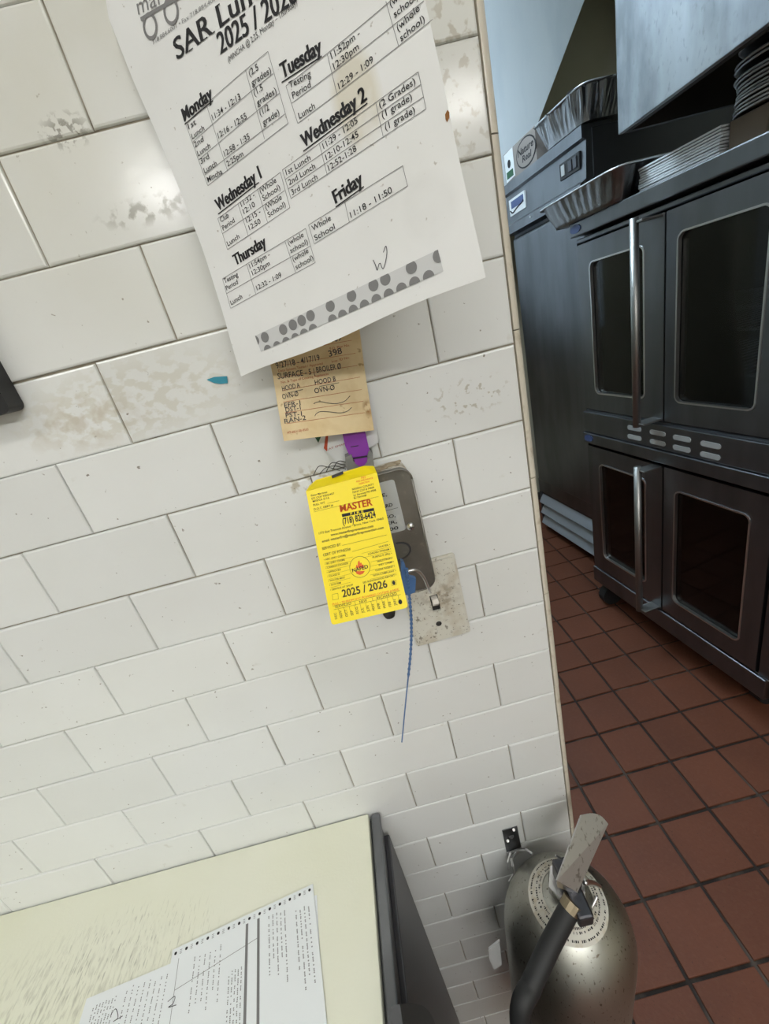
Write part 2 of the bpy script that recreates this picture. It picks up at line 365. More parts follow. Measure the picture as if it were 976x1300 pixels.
for (w0, w1, z0, z1, g0, g1, h0, h1, hnd) in ((.386, .799, 1.018, 1.634, .466, .726, 1.088, 1.568, 1), (.003, .380, 1.018, 1.634, .080, .338, 1.088, 1.572, 0),
                                              (.386, .799, .228, .852, .466, .726, .308, .780, 1), (.003, .380, .228, .852, .064, .330, .304, .776, 0)):
    n = 6; inn = rrect(g0, g1, h0, h1, .022, n); out = rrect(w0, w1, z0, z1, .004, n)
    d = obj('door', ring_slab(out, inn, -.040, .006), 'steel', oven)
    bead = ring_slab(rrect(g0 - .0025, g1 + .0025, h0 - .0025, h1 + .0025, .0245, n), rrect(g0 + .0025, g1 - .0025, h0 + .0025, h1 - .0025, .0195, n), -.004, .0085)
    obj('window_bead', bead, 'steel_bright', d)
    obj('window_pane', prism([(x, -.006, z) for x, z in inn], (0, -.005, 0)), 'pane', d)
    if hnd:
        hb = obj('handle', tube([(.427, .072, z0 - .008), (.427, .072, z1 + .008)], .0125, 16), 'steel_handle', d, True)
        for z in (z0 + .004, z1 - .004): obj('handle_bracket', bx(bmesh.new(), .392, .437, .004, .075, z - .003, z + .003, .001, 1), 'steel_handle', d)
for zs in ((1.16, 1.285, 1.34), (.42, .56)):
    for z in zs:
        bm = tube([(.02, -.07, z), (.78, -.07, z)], .004, 6)
        for k in range(22): tube([(.03 + k * .0345, -.07, z), (.03 + k * .0345, -.55, z)], .002, 5, bm)
        obj('rack', bm, 'foil_rim', oven)
for w, y in ((.05, -.12), (.765, -.052), (.05, -.75), (.74, -.75)):
    c = obj('caster', bx(box(w - .03, w + .03, y - .03, y + .03, .125, .137), w - .018, w + .018, y - .012, y + .012, .06, .128), 'steel_dark', oven)
    bm = tube([(w - .02, y, .055), (w + .02, y, .055)], .055, 20); obj('wheel', bm, 'rubber', c)
ov_of = of
TOP = 1.710
def placed(frame_a, ang, w, d, z): 
    t = Vector((math.cos(ang), math.sin(ang), 0)); n = Vector((-t.y, t.x, 0)); return frame_a + t * w + n * d + Vector((0, 0, z))

# foil pans ---------------------------------------------------------
def foil_pan(name, label, L, Wd, H, loc, rotz, tilt=0, crumple=.004, seed=1, group=None):
    t = thing(name, label, 'pan', loc, rotz, group); rg = random.Random(seed); bm = bmesh.new()
    n = 144; prof = [(0.0, .78, .002), (.0, .80, 0), (.02, .82, .012), (.5, .90, H * .5), (.97, .985, H * .97), (1, 1.0, H), (1, 1.05, H + .002), (1, 1.055, H - .004)]
    rings = []
    for _, s, z in prof:
        R_ = []
        for k in range(n):
            a = 2 * math.pi * (k + .5) / n; c, si = math.cos(a), math.sin(a)
            p = 7.0; q = (abs(c) ** p + abs(si) ** p) ** (-1 / p)
            rib = math.sin(k * math.pi / 2 + .8) * .0022 * (1 if .3 < z / H < .99 else .3)
            R_.append(bm.verts.new(((L / 2 * s + rib) * q * c + crumple * z / H * (math.sin(k * .31 + seed) + .6 * math.sin(k * .83) + rg.gauss(0, .25)), (Wd / 2 * s + rib) * q * si + crumple * z / H * (math.sin(k * .37 + seed) + .6 * math.sin(k * .71) + rg.gauss(0, .25)), z + crumple * .5 * z / H * math.sin(k * .23 + seed))))
        rings.append(R_)
    for a, b in zip(rings[1:6], rings[2:7]):
        for k in range(n): bm.faces.new((a[k], a[(k + 1) % n], b[(k + 1) % n], b[k]))
    bm.faces.new(rings[1])
    obj('tray', bm, 'foil', t, crumple < .005)
    bm = bmesh.new(); pts = [Vector(v) for v in []]
    rim = []
    for k in range(n + 1):
        a = 2 * math.pi * (k + .5) / n; c, si = math.cos(a), math.sin(a); q = (abs(c) ** 7 + abs(si) ** 7) ** (-1 / 7)
        rim.append((L / 2 * 1.052 * q * c, Wd / 2 * 1.052 * q * si, H + .001))
    obj('rim', tube(rim, .0030, 6), 'foil_rim', t)
    t.rotation_euler = (tilt, 0, rotz)
    return t
foil_pan('foil_pan', 'shallow ribbed foil pan on the oven top, overhanging its far corner', .44, .26, .080, placed(a_, ang, .714, -.062, TOP + .001), ang, 0, .0012, 4)

# stack of white boards, carton and round foil lids on the oven
for k in range(9):
    z = TOP + .004 + k * .0066; r = random.Random(k)
    o = obj('white_board', box(-.132, .132, -.10, .10, 0, .0052, .0008, 1), 'board_white')
    o.location = placed(a_, ang, .362 + r.gauss(0, .002), -.104 + r.gauss(0, .001), z); o.rotation_euler = (0, 0, ang + r.gauss(0, .006))
    tag(o, ('bottom', 'second', 'third', 'fourth', 'fifth', 'sixth', 'seventh', 'eighth', 'top')[k] + (' thin white board of' if k in (0, 8) else ' thin white board from the bottom of') + ' the stack beside the foil pan', 'board', 'white boards stacked on the oven')
o = obj('carton', box(-.045, .045, -.13, .13, 0, .062, .002), 'pulp'); o.location = placed(a_, ang, .178, -.150, TOP); o.rotation_euler = (0, 0, ang)
tag(o, 'plain brown cardboard carton between the white boards and the round foil plates', 'carton')
lp = placed(a_, ang, .150, -.112, TOP)
ORD = ['lowest', 'second', 'third', 'fourth', 'fifth', 'sixth', 'seventh', 'eighth', 'ninth', 'tenth', 'eleventh', 'twelfth', 'topmost, tipped']
for k in range(13):
    r = random.Random(50 + k); z = .0632 + k * .0075 + (.010 if k > 9 else 0) + (.012 if k > 11 else 0)
    lab = ORD[k] + (' round foil plate in the stack on the oven' if k in (0, 12) else ' round foil plate from the bottom of the stack on the oven')
    t = thing('foil_plate', lab, 'plate', lp + Vector((r.gauss(0, .003), r.gauss(0, .003), z)), 0, 'round foil plates stacked on the oven')
    obj('disc', lathe([(.001, .001), (.09, .001), (.105, .0045)], 36), 'foil', t, True)
    obj('rim', tube([(.107 * math.cos(2 * math.pi * i / 36), .107 * math.sin(2 * math.pi * i / 36), .005) for i in range(37)], .0028, 6), 'foil_rim', t, True)
    if k == 12: t.rotation_euler = (0.05, .06, 0)
t = thing('plastic_tub', 'grey plastic tub beside the carton under the round foil plates', 'tub', placed(a_, ang, .052, -.105, TOP))
obj('wall', lathe([(.048, .0), (.052, .002), (.060, .052), (.063, .054), (.058, .054), (.050, .004), (.001, .004)], 28), 'grey_plastic', t, True)
obj('rim', tube([(.062 * math.cos(2 * math.pi * i / 28), .062 * math.sin(2 * math.pi * i / 28), .054) for i in range(29)], .0025, 6), 'grey_plastic', t, True)

# ------------------------------------------------------------------ reach-in refrigerator
fa, fb = Vector((.986, 1.601, 0)), Vector((.921, 2.249, 0)); fang = math.atan2(fb.y - fa.y, fb.x - fa.x)
fridge = thing('refrigerator', 'tall stainless reach-in refrigerator behind the oven with louvred grille at its base', 'refrigerator', fa, fang)
FK = 1.08
def fz(z): return CAM.z + (z - CAM.z) * FK                    # heights read on the front plane, brought to the plane's true distance
obj('body', box(-.06, .61, -.75, -.012, .08, fz(2.0), .004), 'steel_dark', fridge)
d = obj('door', box(-.055, .545, -.010, .035, fz(.492), fz(1.775), .010), 'steel', fridge)
obj('door_gasket', box(-.058, .578, -.012, .010, fz(.485), fz(1.785)), 'rubber', fridge)
hp = obj('head_panel', prism([(-.058, y, fz(z)) for y, z in ((0, 1.800), (.050, 1.803), (.046, 1.838), (.020, 1.850), (.012, 1.968), (.030, 1.974), (.030, 2.012), (-.10, 2.012), (-.10, 1.800))], (.666, 0, 0)), 'steel', fridge)
nm = obj('name_plate', prism([(w * FK, .014, fz(z)) for w, z in ((.375, 1.878), (.520, 1.878), (.520, 1.945), (.375, 1.945))], (0, .010, 0)), 'label_white', fridge)
obj('blue_strip', prism([(w * FK, .0235, fz(z)) for w, z in ((.385, 1.905), (.50, 1.905), (.50, 1.935), (.385, 1.935))], (0, .0014, 0)), 'badge', nm)
obj('swoosh', tube(spline([(w * FK, .025, fz(z)) for w, z in ((.512, 1.900), (.490, 1.888), (.44, 1.900), (.40, 1.906), (.385, 1.912))]), .003, 6), 'ink', nm)
ctl = obj('thermostat_plate', box(-.027, .108, .008, .024, fz(1.890), fz(1.945), .002), 'black', fridge)
for w in (.081, .032, .0): obj('gauge', box(w - .013, w + .011, .02, .0285, fz(1.900), fz(1.936), .002), 'slot' if w > .05 else 'steel_dark', ctl)
obj('screw', tube([(.324, .045, fz(1.826)), (.324, .0515, fz(1.826))], .005, 10), 'steel_bright', hp)
bp = obj('base_panel', box(-.06, .605, -.02, .004, fz(.395), fz(.480), .003), 'steel', fridge)
for w0, w1 in ((-.06, .0), (.59, .61)): obj('grille_jamb', box(w0, w1, -.05, .0, .08, fz(.39)), 'steel_dark', fridge)
for z in (.345, .272, .200):
    obj('louver', prism([(.0, y, fz(zz)) for y, zz in ((-.022, z + .044), (.018, z - .020), (.014, z - .026), (-.026, z + .038))], (.59, 0, 0)), 'louver', fridge)
obj('kick_plate', box(-.055, .605, -.70, -.06, .0, .09), 'dark', fridge)

# carton and crumpled foil pan on top of the refrigerator
FT = fz(2.012)
cart = thing('produce_carton', 'brown carton with a round printed emblem on top of the refrigerator', 'carton', placed(fa, fang, .351, -.08, FT), fang)
obj('box', box(-.075, .225, -.17, .10, 0, .130, .002), 'carton', cart)
fl = obj('end_label', prism([(.125, .1012, .012), (.215, .1012, .006), (.215, .1012, .124), (.125, .1012, .128)], (0, .0012, 0)), 'label_white', cart)
obj('green_block', prism([(.137, .1026, .018), (.203, .1026, .018), (.203, .1026, .047), (.137, .1026, .047)], (0, .0010, 0)), 'green_ink', fl)
oval(.170, .075, .015, .017, .1026, .0010, parent=fl, name='round_mark', material='ink')
EM = .010
oval(EM, .066, .090, .058, .1003, .0009, parent=cart, name='emblem_ring', material='ink')
oval(EM, .066, .083, .052, .1010, .0010, parent=cart, name='emblem_field', material='carton')
foil_pan('crumpled_foil_pan', 'deep crumpled foil pan standing on the refrigerator beside the carton', .345, .26, .10, placed(fa, fang, .060, -.075, FT + .004), fang, .0, .007, 9)

# exhaust hood over the ovens, sheet metal duct beyond
hood = thing('exhaust_hood', 'dull stainless exhaust hood hanging over the ovens', 'hood', (0, 0, 0))
obj('front_panel', box(.735, .75, -.9, .965, 1.850, 2.95, .002), 'steel_hood', hood)
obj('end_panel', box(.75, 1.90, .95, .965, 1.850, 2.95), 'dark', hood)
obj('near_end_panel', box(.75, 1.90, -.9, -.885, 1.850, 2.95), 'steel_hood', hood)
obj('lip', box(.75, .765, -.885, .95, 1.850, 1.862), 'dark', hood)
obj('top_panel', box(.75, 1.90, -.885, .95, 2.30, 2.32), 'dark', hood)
YD = 2.42
p1, p2 = on_y(655, 230, YD), on_y(744, -6, YD); k = (ZC - .01 - p1.z) / (p2.z - p1.z); q = p1 + (p2 - p1) * k; k2 = (1.2 - p1.z) / (p2.z - p1.z); q0 = p1 + (p2 - p1) * k2
obj_d = obj('sheet_metal_duct', prism([(q.x, YD, q.z), (-.3, YD, q.z), (-.3, YD, q0.z), (q0.x, YD, q0.z)], (0, .40, 0)), 'duct')
tag(obj_d, 'pale blue-white sheet metal panel with a sloping edge above the refrigerator', 'duct')

# ------------------------------------------------------------------ flat sheets and their print
class Sheet:
    """a flat sheet: origin, rotation vector (u right, v up in the sheet), optional bend(u, v) -> world offset"""
    def __init__(s, org, rv, bend=None, scale=1.0):
        w = Vector(rv); s.Q = Matrix.Rotation(w.length, 3, w.normalized()) if w.length else Matrix.Identity(3)
        s.o = CAM + (Vector(org) - CAM) * scale; s.u, s.n, s.v = s.Q.col[0].copy(), s.Q.col[1].copy(), s.Q.col[2].copy(); s.bend = bend
    def uv(s, x, y):
        d = ray(x, y); P = CAM + d * ((s.o - CAM).dot(s.n) / d.dot(s.n)) - s.o
        return Vector((P.dot(s.u), P.dot(s.v)))
    def at(s, u, v, off=0.0):
        P = s.o + s.u * u + s.v * v - s.n * off
        return P + s.bend(u, v) if s.bend else P
    def slab(s, name, outline, th, material, parent=None, nu=14, nv=18):
        """outline(v01) -> (u0, u1, v) rows"""
        bm = bmesh.new(); A, B = [], []
        for j in range(nv + 1):
            L0, L1 = [], []
            for i in range(nu + 1):
                u, v = outline(i / nu, j / nv); L0.append(bm.verts.new(s.at(u, v, 0))); L1.append(bm.verts.new(s.at(u, v, -th)))
            A.append(L0); B.append(L1)
        for j in range(nv):
            for i in range(nu):
                bm.faces.new((A[j][i], A[j][i + 1], A[j + 1][i + 1], A[j + 1][i])); bm.faces.new((B[j][i], B[j + 1][i], B[j + 1][i + 1], B[j][i + 1]))
        D = lambda v: bm.verts.new(v.co)
        for L0, L1 in (([r[0] for r in A], [r[0] for r in B]), ([r[nu] for r in A], [r[nu] for r in B]), (A[0], B[0]), (A[nv], B[nv])):
            c0, c1 = [D(v) for v in L0], [D(v) for v in L1]
            for i in range(len(c0) - 1): bm.faces.new((c0[i], c0[i + 1], c1[i + 1], c1[i]))
        return obj(name, bm, material, parent, True)
class Printer:
    """collects print on sheets; one mesh per part"""
    def __init__(s): s.jobs = []; s.parts = {}
    def part(s, sh, parent, name, material, off=.0004, key=0):
        k = (id(sh), parent.name, name, key)
        if k not in s.parts: s.parts[k] = dict(sh=sh, parent=parent, name=name, mat=material, off=off, v=[], f=[])
        return s.parts[k]
    def text(s, P, st, a, b=None, h=None, bold=0, smear=0, rot=0, shear=0, ref=None, uvs=False):
        sh = P['sh']; A = Vector(a) if uvs else sh.uv(*a); B = None if b is None else (Vector(b) if uvs else sh.uv(*b))
        s.jobs.append((P, st, A, B, h, bold, smear, rot, shear, ref))
    def poly(s, P, pts, uvs=False):
        sh = P['sh']; i0 = len(P['v'])
        for p in pts: P['v'].append(tuple(p) if uvs else tuple(sh.uv(*p)))
        P['f'].append(tuple(range(i0, i0 + len(pts))))
    def line(s, P, a, b, w, uvs=False, n=8):
        sh = P['sh']; A = Vector(a) if uvs else sh.uv(*a); B = Vector(b) if uvs else sh.uv(*b)
        d = (B - A).normalized(); nn = Vector((-d.y, d.x)) * (w / 2); i0 = len(P['v'])
        for k in range(n + 1):
            c = A.lerp(B, k / n); P['v'] += [tuple(c - nn), tuple(c + nn)]
        for k in range(n): P['f'].append((i0 + 2 * k, i0 + 2 * k + 2, i0 + 2 * k + 3, i0 + 2 * k + 1))
    def curve(s, P, pts, w, uvs=False):
        q = [Vector((*(p if uvs else P['sh'].uv(*p)), 0)) for p in pts]; q = spline(q, 6)
        for a, b in zip(q, q[1:]): s.line(P, a.to_2d(), b.to_2d(), w, True, 1)
    def disc(s, P, c, r, r0=0, n=24, uvs=False, clip=None, ry=None):
        C_ = Vector(c) if uvs else P['sh'].uv(*c); ry = ry or r
        pt = lambda k, rr, q: (C_.x + rr * math.cos(2 * math.pi * k / n), C_.y + q * math.sin(2 * math.pi * k / n))
        if r0:
            for k in range(n): s.poly(P, [pt(k, r0, r0 * ry / r), pt(k, r, ry), pt(k + 1, r, ry), pt(k + 1, r0, r0 * ry / r)], True)
        else:
            pts = [pt(k, r, ry) for k in range(n)]
            if clip: pts = clip(pts)
            if len(pts) > 2: s.poly(P, pts, True)
    def flush(s):
        keys = {}
        def add(st, bold):
            if (st, bold) in keys: return
            cu = bpy.data.curves.new('glyphs', 'FONT'); cu.body = st; cu.size = 1; cu.offset = bold; cu.resolution_u = 3; cu.fill_mode = 'FRONT'
            o = bpy.data.objects.new('glyphs', cu); col.objects.link(o); keys[(st, bold)] = o
        for j in s.jobs:
            add(j[1], j[5])
            if j[9]: add(j[9], j[5])
        add('H', 0)
        dg = bpy.context.evaluated_depsgraph_get(); dg.update(); data = {}
        for k, o in keys.items():
            ev = o.evaluated_get(dg); me = ev.to_mesh(); me.calc_loop_triangles()
            data[k] = ([tuple(v.co[:2]) for v in me.vertices], [tuple(p.vertices) for p in me.polygons]); ev.to_mesh_clear()
        for o in keys.values(): cu = o.data; bpy.data.objects.remove(o); bpy.data.curves.remove(cu)
        H = max(v[1] for v in data[('H', 0)][0])
        for (P, st, A, B, h, bold, smear, rot, shear, ref) in s.jobs:
            V, Fc = data[(st, bold)]
            if not V: continue
            RV = data[(ref, bold)][0] if ref else V
            x0, x1 = min(v[0] for v in RV), max(v[0] for v in RV); sy = h / H
            if B is not None:
                L = (B - A).length; sx = L / (x1 - x0); d = (B - A).normalized()
                if h is None: sy = sx
            else: sx = sy; d = Vector((1, 0))
            if rot: d = Matrix.Rotation(rot, 2) @ Vector((1, 0))
            e = Vector((-d.y, d.x))
            for q in ([0] if not smear else [-smear, -smear / 3, smear / 3, smear]):
                i0 = len(P['v'])
                for v in V:
                    p = A + d * ((v[0] - x0) * sx + q + shear * v[1] * sy) + e * (v[1] * sy); P['v'].append((p.x, p.y))
                P['f'] += [tuple(i + i0 for i in f) for f in Fc]
        for P in s.parts.values():
            if not P['f']: continue
            me = bpy.data.meshes.new(P['name']); sh = P['sh']
            me.from_pydata([sh.at(u, v, P['off']) for u, v in P['v']], [], P['f']); me.update()
            link(P['name'], me, P['mat'], P['parent'])
PR = Printer()
Z1 = lambda x, y: (x / 2.9576, y / 2.9576)
Z2 = lambda x, y: (150 + x / 3.904, y / 3.904)
Z3 = lambda x, y: (330 + x / 3.1484, y / 3.1484)
Z4 = lambda x, y: (230 + x / 4.88, 200 + y / 4.88)
Z5 = lambda x, y: (290 + x / 2.8706, 200 + y / 2.8706)
Z7 = lambda x, y: (340 + x / 6.9714, 405 + y / 6.9714)
Z8 = lambda x, y: (385 + x / 6.1931, 590 + y / 6.1931)

# ---- lunch schedule taped to the wall, its right side curling out
def wave(u, v):
    return Vector((0, -1, 0)) * (.0012 * math.sin(38 * u + 11 * v) * math.sin(19 * v + 1) + .0009 * math.sin(60 * v - 25 * u))
sheet = Sheet((-0.256586, -0.028815, 1.505623), (-0.1235346, -0.0761547, -0.5213444), wave, .975)
SW, SH = .2159 * .975, .2794 * .975
def bowl(v):
    T = [(0, -.0046), (.05, .0007), (.08, .0023), (.10, .0035), (.135, .0026), (.175, -.0003), (.215, -.0040), (.30, -.007)]
    for (a, x), (b, y) in zip(T, T[1:]):
        if v <= b: return x + (y - x) * (v - a) / (b - a)
    return -.007
def sheet_outline(s, t):
    v = t * SH; l = bowl(v); return (l + (SW - l) * s, v + (.0012 * math.sin(9 * s + 1) - .0014) * (1 - t))
sched = thing('paper_notice', 'white lunch schedule sheet stuck on the tiled wall, right side curling out', 'paper', sheet.at(.09, 0))
def keep(o, parent):                                         # geometry was made in place coordinates
    o.parent = parent; o.matrix_parent_inverse = Matrix.Translation(parent.location).inverted(); return o
def finish_children(t):
    inv = Matrix.LocRotScale(t.location, t.rotation_euler, None).inverted()
    for o in bpy.data.objects:
        if o.parent is t: o.matrix_parent_inverse = inv
sheet.slab('sheet', sheet_outline, .0003, 'paper', sched, 18, 24)
T1 = PR.part(sheet, sched, 'title_print', 'ink'); TB = PR.part(sheet, sched, 'table_print', 'ink')
RL = PR.part(sheet, sched, 'table_rules', 'grey_ink'); LG = PR.part(sheet, sched, 'logo_print', 'grey_ink')
BD = PR.part(sheet, sched, 'dotted_band', 'pale_ink', .0003); DT = PR.part(sheet, sched, 'band_dots', 'grey_ink', .0006); PN = PR.part(sheet, sched, 'pen_mark', 'pen', .0006)
ST = PR.part(sheet, sched, 'rust_spot', 'rust', .0004)
PR.text(LG, 'market', Z1(524, 62), Z1(652, 0), .0085, ref='mark', bold=-.004)
PR.line(LG, Z1(532, 78), Z1(700, -20), .0020)
for c, r in ((Z1(567, 103), .0075), (Z1(645, 46), .0075)): PR.disc(LG, c, r * .92, r * .66, 24)
PR.text(LG, '718.884.6001 • Fax 718.884.4005 • market', Z2(176, 225), Z2(440, 35), .0021, ref='718.884.6001 • Fax 718.884')
TSM = .00042
PR.text(T1, 'SAR Lunch', Z1(668, 226), Z1(948, 17), .0108, 0, TSM, ref='SAR Lun')
PR.text(T1, '2025 / 2026', Z2(512, 276), Z2(806, 66), .0108, 0, TSM, ref='2025 / 20')
# little slab serifs on the capitals and on the 'n', 'u', 'h' stems of the title
A_, B_ = sheet.uv(*Z1(668, 226)), sheet.uv(*Z1(948, 17)); td = (B_ - A_).normalized(); te = Vector((-td.y, td.x)); tl = (B_ - A_).length
for f0, f1, hh in ((.165, .225, 0), (.285, .345, 0), (.365, .43, 0), (.475, .53, 0), (.365, .43, 1), (.595, .655, 0), (.595, .655, 1), (.80, .835, 0), (.875, .92, 0), (.96, 1.0, 0)):
    a = A_ + td * (f0 * tl) + te * (hh * .0106); PR.line(T1, a, a + td * ((f1 - f0) * tl), .0006, True, 1)
PR.text(TB, '(MINCHA @ 2:25, Monday – Thursday)', Z2(553, 320), Z2(890, 22), .0030)
def heading(st, a, b, ul=None, h=.0074):
    HD = PR.part(sheet, sched, 'heading_print', 'ink', key=st)
    PR.text(HD, st, a, b, h, .012, .00036)
    if ul: PR.line(HD, ul[0], ul[1], .0007)
def cells(zf, items, h=.0033):
    for st, a, b in items: PR.text(TB, st, zf(*a), zf(*b), h, .006)
def rules(zf, segs, w=.00035):
    for a, b in segs: PR.line(RL, zf(*a), zf(*b), w)
heading('Monday', Z2(330, 602), Z2(474, 492), (Z2(330, 616), Z2(474, 505)))
cells(Z2, [('1st', (352, 643), (390, 616)), ('Lunch', (370, 692), (432, 648)), ('2nd', (383, 734), (428, 702)), ('Lunch', (400, 778), (462, 736)),
           ('3rd', (414, 816), (456, 788)), ('Lunch', (432, 862), (494, 822)), ('Mincha', (448, 906), (520, 862)), ('11:34 - 12:13', (474, 603), (612, 498)),
           ('12:16 - 12:55', (502, 692), (642, 592)), ('12:58 - 1:35', (532, 780), (656, 690)), ('2:25pm', (545, 829), (624, 774)),
           ('(2.5', (656, 388), (700, 352)), ('grades)', (668, 435), (762, 366)), ('(1.5', (680, 484), (722, 450)), ('grades)', (694, 531), (788, 464)),
           ('(1/2', (708, 580), (752, 546)), ('grade)', (722, 626), (802, 568))])
rules(Z2, [((335, 612), (745, 262)), ((370, 707), (770, 370)), ((402, 795), (800, 465)), ((432, 868), (828, 565)), ((447, 922), (843, 610)),
           ((335, 612), (447, 922)), ((745, 262), (843, 610)), ((443, 530), (545, 850)), ((635, 356), (727, 690))])
heading('Tuesday', Z3(92, 316), Z3(250, 204), (Z3(88, 332), Z3(248, 220)))
cells(Z3, [('Testing', (120, 355), (205, 302)), ('Period', (133, 395), (205, 345)), ('11:52pm -', (288, 232), (402, 136)), ('12:30pm', (298, 275), (398, 190)),
           ('(whole', (524, 25), (612, -48)), ('school)', (540, 70), (634, -8)), ('(whole', (553, 125), (640, 42)), ('school)', (565, 168), (660, 88)),
           ('Lunch', (158, 475), (222, 430)), ('12:29 - 1:09', (318, 355), (456, 245))])
rules(Z3, [((105, 345), (625, -85)), ((128, 412), (655, 6)), ((152, 492), (690, 82)), ((105, 345), (152, 492)), ((270, 212), (310, 378)), ((505, 0), (555, 185))])
heading('Wednesday 2', Z3(176, 590), Z3(428, 400), (Z3(174, 604), Z3(430, 414)))
cells(Z3, [('1st Lunch', (107, 700), (204, 638)), ('2nd Lunch', (118, 740), (223, 672)), ('3rd Lunch', (130, 780), (232, 716)), ('11:29 - 12:05', (256, 597), (392, 492)),
           ('12:10-12:45', (267, 642), (396, 548)), ('12:52-1:28', (277, 685), (388, 605)), ('(2 Grades)', (480, 436), (622, 340)), ('(1 grade)', (490, 478), (608, 402)), ('(1 grade)', (502, 526), (620, 454))])
rules(Z3, [((90, 678), (632, 292)), ((102, 716), (643, 342)), ((113, 755), (653, 392)), ((125, 793), (663, 440)), ((90, 678), (125, 793)), ((632, 292), (663, 440)), ((238, 574), (270, 702)), ((463, 412), (492, 550))])
heading('Friday', Z3(304, 815), Z3(414, 735), (Z3(303, 829), Z3(416, 748)))
cells(Z3, [('Whole', (212, 925), (286, 880)), ('School', (222, 963), (302, 914)), ('11:18 - 11:50', (365, 872), (530, 770))], .0034)
rules(Z3, [((195, 900), (570, 665)), ((218, 975), (590, 745)), ((195, 900), (218, 975)), ((570, 665), (590, 745)), ((340, 810), (358, 888))])
heading('Wednesday 1', Z4(232, 332), Z4(500, 122), (Z4(230, 351), Z4(482, 152)))
cells(Z4, [('Club', (248, 402), (298, 368)), ('Period', (262, 453), (334, 398)), ('11:32 -', (375, 305), (458, 240)), ('12:10', (390, 350), (460, 300)), ('(Whole', (493, 222), (592, 150)),
           ('School)', (510, 268), (616, 194)), ('Lunch', (292, 550), (364, 498)), ('12:15 -', (408, 405), (494, 344)), ('12:50', (425, 450), (495, 405)), ('(Whole', (527, 323), (626, 256)), ('School)', (543, 371), (650, 300))])
rules(Z4, [((228, 378), (615, 90)), ((258, 470), (642, 203)), ((288, 570), (675, 310)), ((228, 378), (288, 570)), ((615, 90), (675, 310)), ((352, 285), (416, 482)), ((473, 192), (536, 400))])
heading('Thursday', Z4(340, 670), Z4(532, 545))
cells(Z4, [('Testing', (272, 780), (357, 736)), ('Period', (285, 825), (357, 782)), ('11:54pm -', (430, 690), (553, 612)), ('12:30pm', (447, 732), (554, 668)), ('(whole', (668, 546), (762, 490)),
           ('school)', (682, 594), (788, 534)), ('Lunch', (315, 915), (384, 872)), ('12:32 - 1:09', (475, 825), (626, 740)), ('(whole', (698, 648), (792, 588)), ('school)', (715, 695), (822, 632))])
rules(Z4, [((258, 752), (772, 440)), ((283, 845), (802, 548)), ((310, 935), (832, 650)), ((258, 752), (310, 935)), ((772, 440), (832, 650)), ((408, 662), (467, 850)), ((645, 522), (712, 717))])
bq = [sheet.uv(*Z5(*p)) for p in ((100, 650), (765, 335), (778, 415), (120, 710))]
u0, u1 = (bq[0].x + bq[3].x) / 2, (bq[1].x + bq[2].x) / 2; v1_, v0_ = (bq[0].y + bq[1].y) / 2, (bq[2].y + bq[3].y) / 2
for k in range(12):
    a, b = u0 + (u1 - u0) * k / 12, u0 + (u1 - u0) * (k + 1) / 12; PR.poly(BD, [(a, v0_), (b, v0_), (b, v1_), (a, v1_)], True)
def clipper(pts):
    def half(P_, ax, lim, sg):
        out = []
        for i in range(len(P_)):
            a, b = P_[i], P_[(i + 1) % len(P_)]; fa_, fb_ = sg * (a[ax] - lim), sg * (b[ax] - lim)
            if fa_ >= 0: out.append(a)
            if fa_ * fb_ < 0:
                t = fa_ / (fa_ - fb_); out.append((a[0] + (b[0] - a[0]) * t, a[1] + (b[1] - a[1]) * t))
        return out
    for ax, lim, sg in ((0, u0, 1), (0, u1, -1), (1, v0_, 1), (1, v1_, -1)):
        pts = half(pts, ax, lim, sg)
        if not pts: return pts
    return pts
for c in ((101, 668), (135, 655), (201, 627), (236, 610), (268, 594), (300, 576), (372, 541), (450, 503), (530, 464), (573, 443), (667, 401), (765, 360)): PR.disc(DT, Z5(*c), .0039, clip=clipper)
for c in ((146, 695), (180, 682), (213, 667), (246, 653), (278, 637), (310, 620), (381, 586), (418, 569), (457, 551), (498, 533), (541, 513), (586, 494), (632, 473), (679, 452), (729, 430)): PR.disc(DT, Z5(c[0], c[1] + 6), .0039, clip=clipper)
PR.curve(PN, [Z5(*p) for p in ((529, 372), (538, 392), (544, 410), (550, 388), (556, 386), (561, 400), (566, 404), (574, 380), (579, 345), (575, 322), (566, 345))], .0005)
PR.poly(ST, [(568, 140), (570.5, 143), (570.5, 150), (567.5, 156), (565.5, 152), (565, 146)])
add_mask_stain(M['paper'], tuple(sheet.at(*sheet.uv(452, 125))), (.016, .05, .030), (.62, .58, .46), 30, .30, .5, .75, .35)
add_mask_stain(M['paper'], tuple(sheet.at(*sheet.uv(545, 265))), (.018, .05, .022), (.62, .62, .60), 20, .30, .6, .35, .3)

